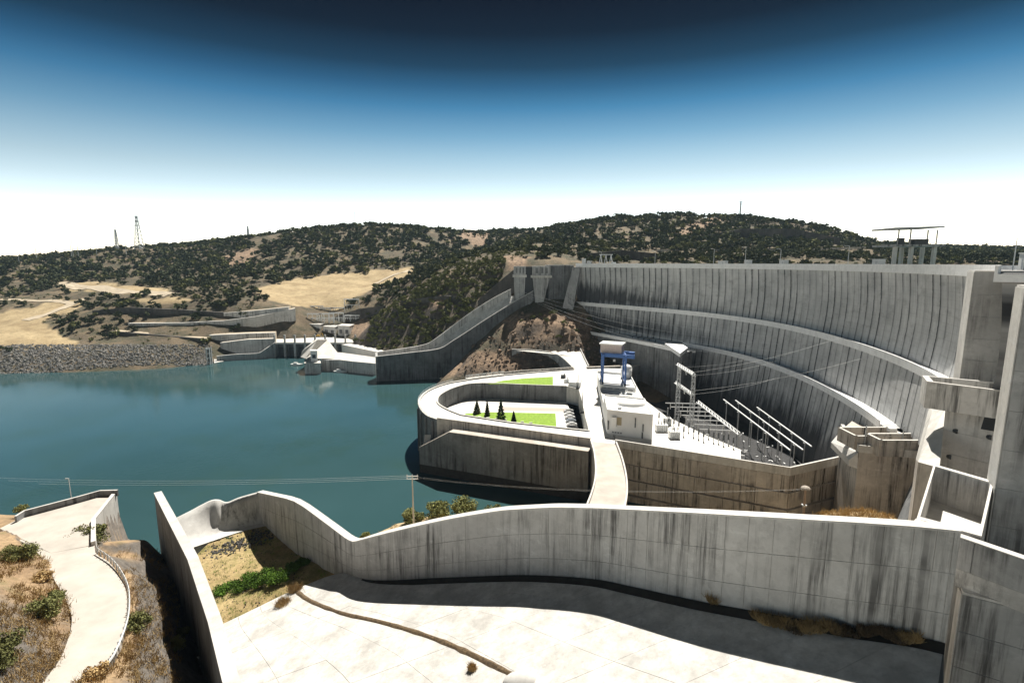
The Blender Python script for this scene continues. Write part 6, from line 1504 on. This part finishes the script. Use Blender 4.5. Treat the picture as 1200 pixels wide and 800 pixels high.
# dry grass over the roadside slope and banks
def grass(name, label, g, pick, n, h, mat):
    out = []; k = 0
    while k < n:
        px, py, d0, d1 = pick(); p = g.hit(px, py, d0, d1, .6); k += 1
        if p is None: continue
        m_ = 10; b_ = rng.normal(size=(m_,3))*np.array([.25,.25,0]); d = rng.normal(size=(m_,3))*.5; d[:,2] = .4+rng.random(m_); d *= h*(.4+.8*rng.random((m_,1))); s_ = np.cross(d, rng.normal(size=(m_,3))); s_ = s_/(np.linalg.norm(s_,axis=1)[:,None]+1e-6)*.04
        out.append(np.stack([b_-s_, b_+s_, b_+d+s_*.2, b_+d-s_*.2],1).reshape(-1,3)+np.array(p))
    o = link(name, leafmesh(np.concatenate(out)), mat); o['kind'] = 'stuff'; o['label'] = label
def pk():
    while True:
        px = rng.random()*215-5; py = 645+rng.random()*160; p = gl(px, py)
        if noise.noise(p*.25) > -.15 and not inpoly(p.x, p.y, SUNK): return px, py, max(10, p.y-8), p.y+6
grass('dry_grass', 'dry straw grass over the roadside slope', g1, pk, 1700, .55, M['straw'])
def pk2():
    px = 425+rng.random()*180; return px, 600+rng.random()*30, 95, 170
grass('dry_grass', 'dry straw grass over the river bank', g2, pk2, 500, .6, M['straw'])
def pk3(): return 950+rng.random()*100, 596+rng.random()*14, 80, 130
grass('dry_grass', 'dry straw grass over the mound beside the outlet block', g2, pk3, 350, .8, M['straw'])
def pk4(): return 232+rng.random()*150, 620+rng.random()*110, 60, 125
grass('silt_grass', 'thin green and yellow grass over the silt', sg, pk4, 500, .3, M['green'])
# ---- courtyard conifers
for px, py, h, R, lb in ((559,484,6.0,1.7,'light green young conifer at the round end of the lawn'),(571,487,6.6,1.2,'slim dark conifer between the light one and the tall one'),(587,492,9.0,2.1,'tallest dark conifer on the courtyard lawn'),(602,494,4.6,1.1,'small narrow conifer on the lawn to the right of the tallest')):
    p = at(px, py, ZC+.14); r = thing('conifer_tree', lb, 'tree', tuple(p))
    n = 2600; z = rng.random(n)**1.2*.92+.06; a = rng.random(n)*6.283; q = R*(1-z)*(.35+.65*rng.random(n)**.5)*(1+.25*np.sin(z*40)); c_ = np.stack([q*np.cos(a), q*np.sin(a), z*h-.12*q],1)
    u = np.stack([np.cos(a), np.sin(a), -.35+0*a],1)*.3; w_ = np.cross(u, rng.normal(size=(n,3))); w_ = w_/(np.linalg.norm(w_,axis=1)[:,None]+1e-6)*.12
    link('crown', leafmesh(np.stack([c_-u, c_+w_, c_+u, c_-w_],1).reshape(-1,3)), M['oak2'] if 'light' in lb else M['conifer'], r); MB().tube((0,0,-.1), (0,0,h*.7), .16, .05, 6).build('trunk', M['bark'], r)
for i in range(7):
    p = at(562+i*10, 489+i*1.2, ZC+.14); r = thing('stone_bench', 'small pale stone block set along the lawn under the conifers', 'stone block', tuple(p), 0, 'pale stone blocks on the lawn'); MB().box((0,0,.35), (1.4,.7,.3)).build('seat', M['white'], r); MB().box((0,0,.1), (1.0,.5,.2)).build('plinth', M['wall'], r)
# ================================================================ thin summer haze over the valley
hz, t, b = newmat('valley_haze'); t.nodes.remove(b); pv = N(t, 'ShaderNodeVolumePrincipled'); pv.inputs['Density'].default_value = .000055; pv.inputs['Color'].default_value = (.55,.78,1,1); pv.inputs['Anisotropy'].default_value = 0
t.links.new(pv.outputs[0], t.nodes['Material Output'].inputs['Volume'])
o_ = MB().box((0,1230,82), (7400,2900,226)).build('haze', hz); o_['kind'] = 'stuff'; o_['label'] = 'thin pale haze over the valley'
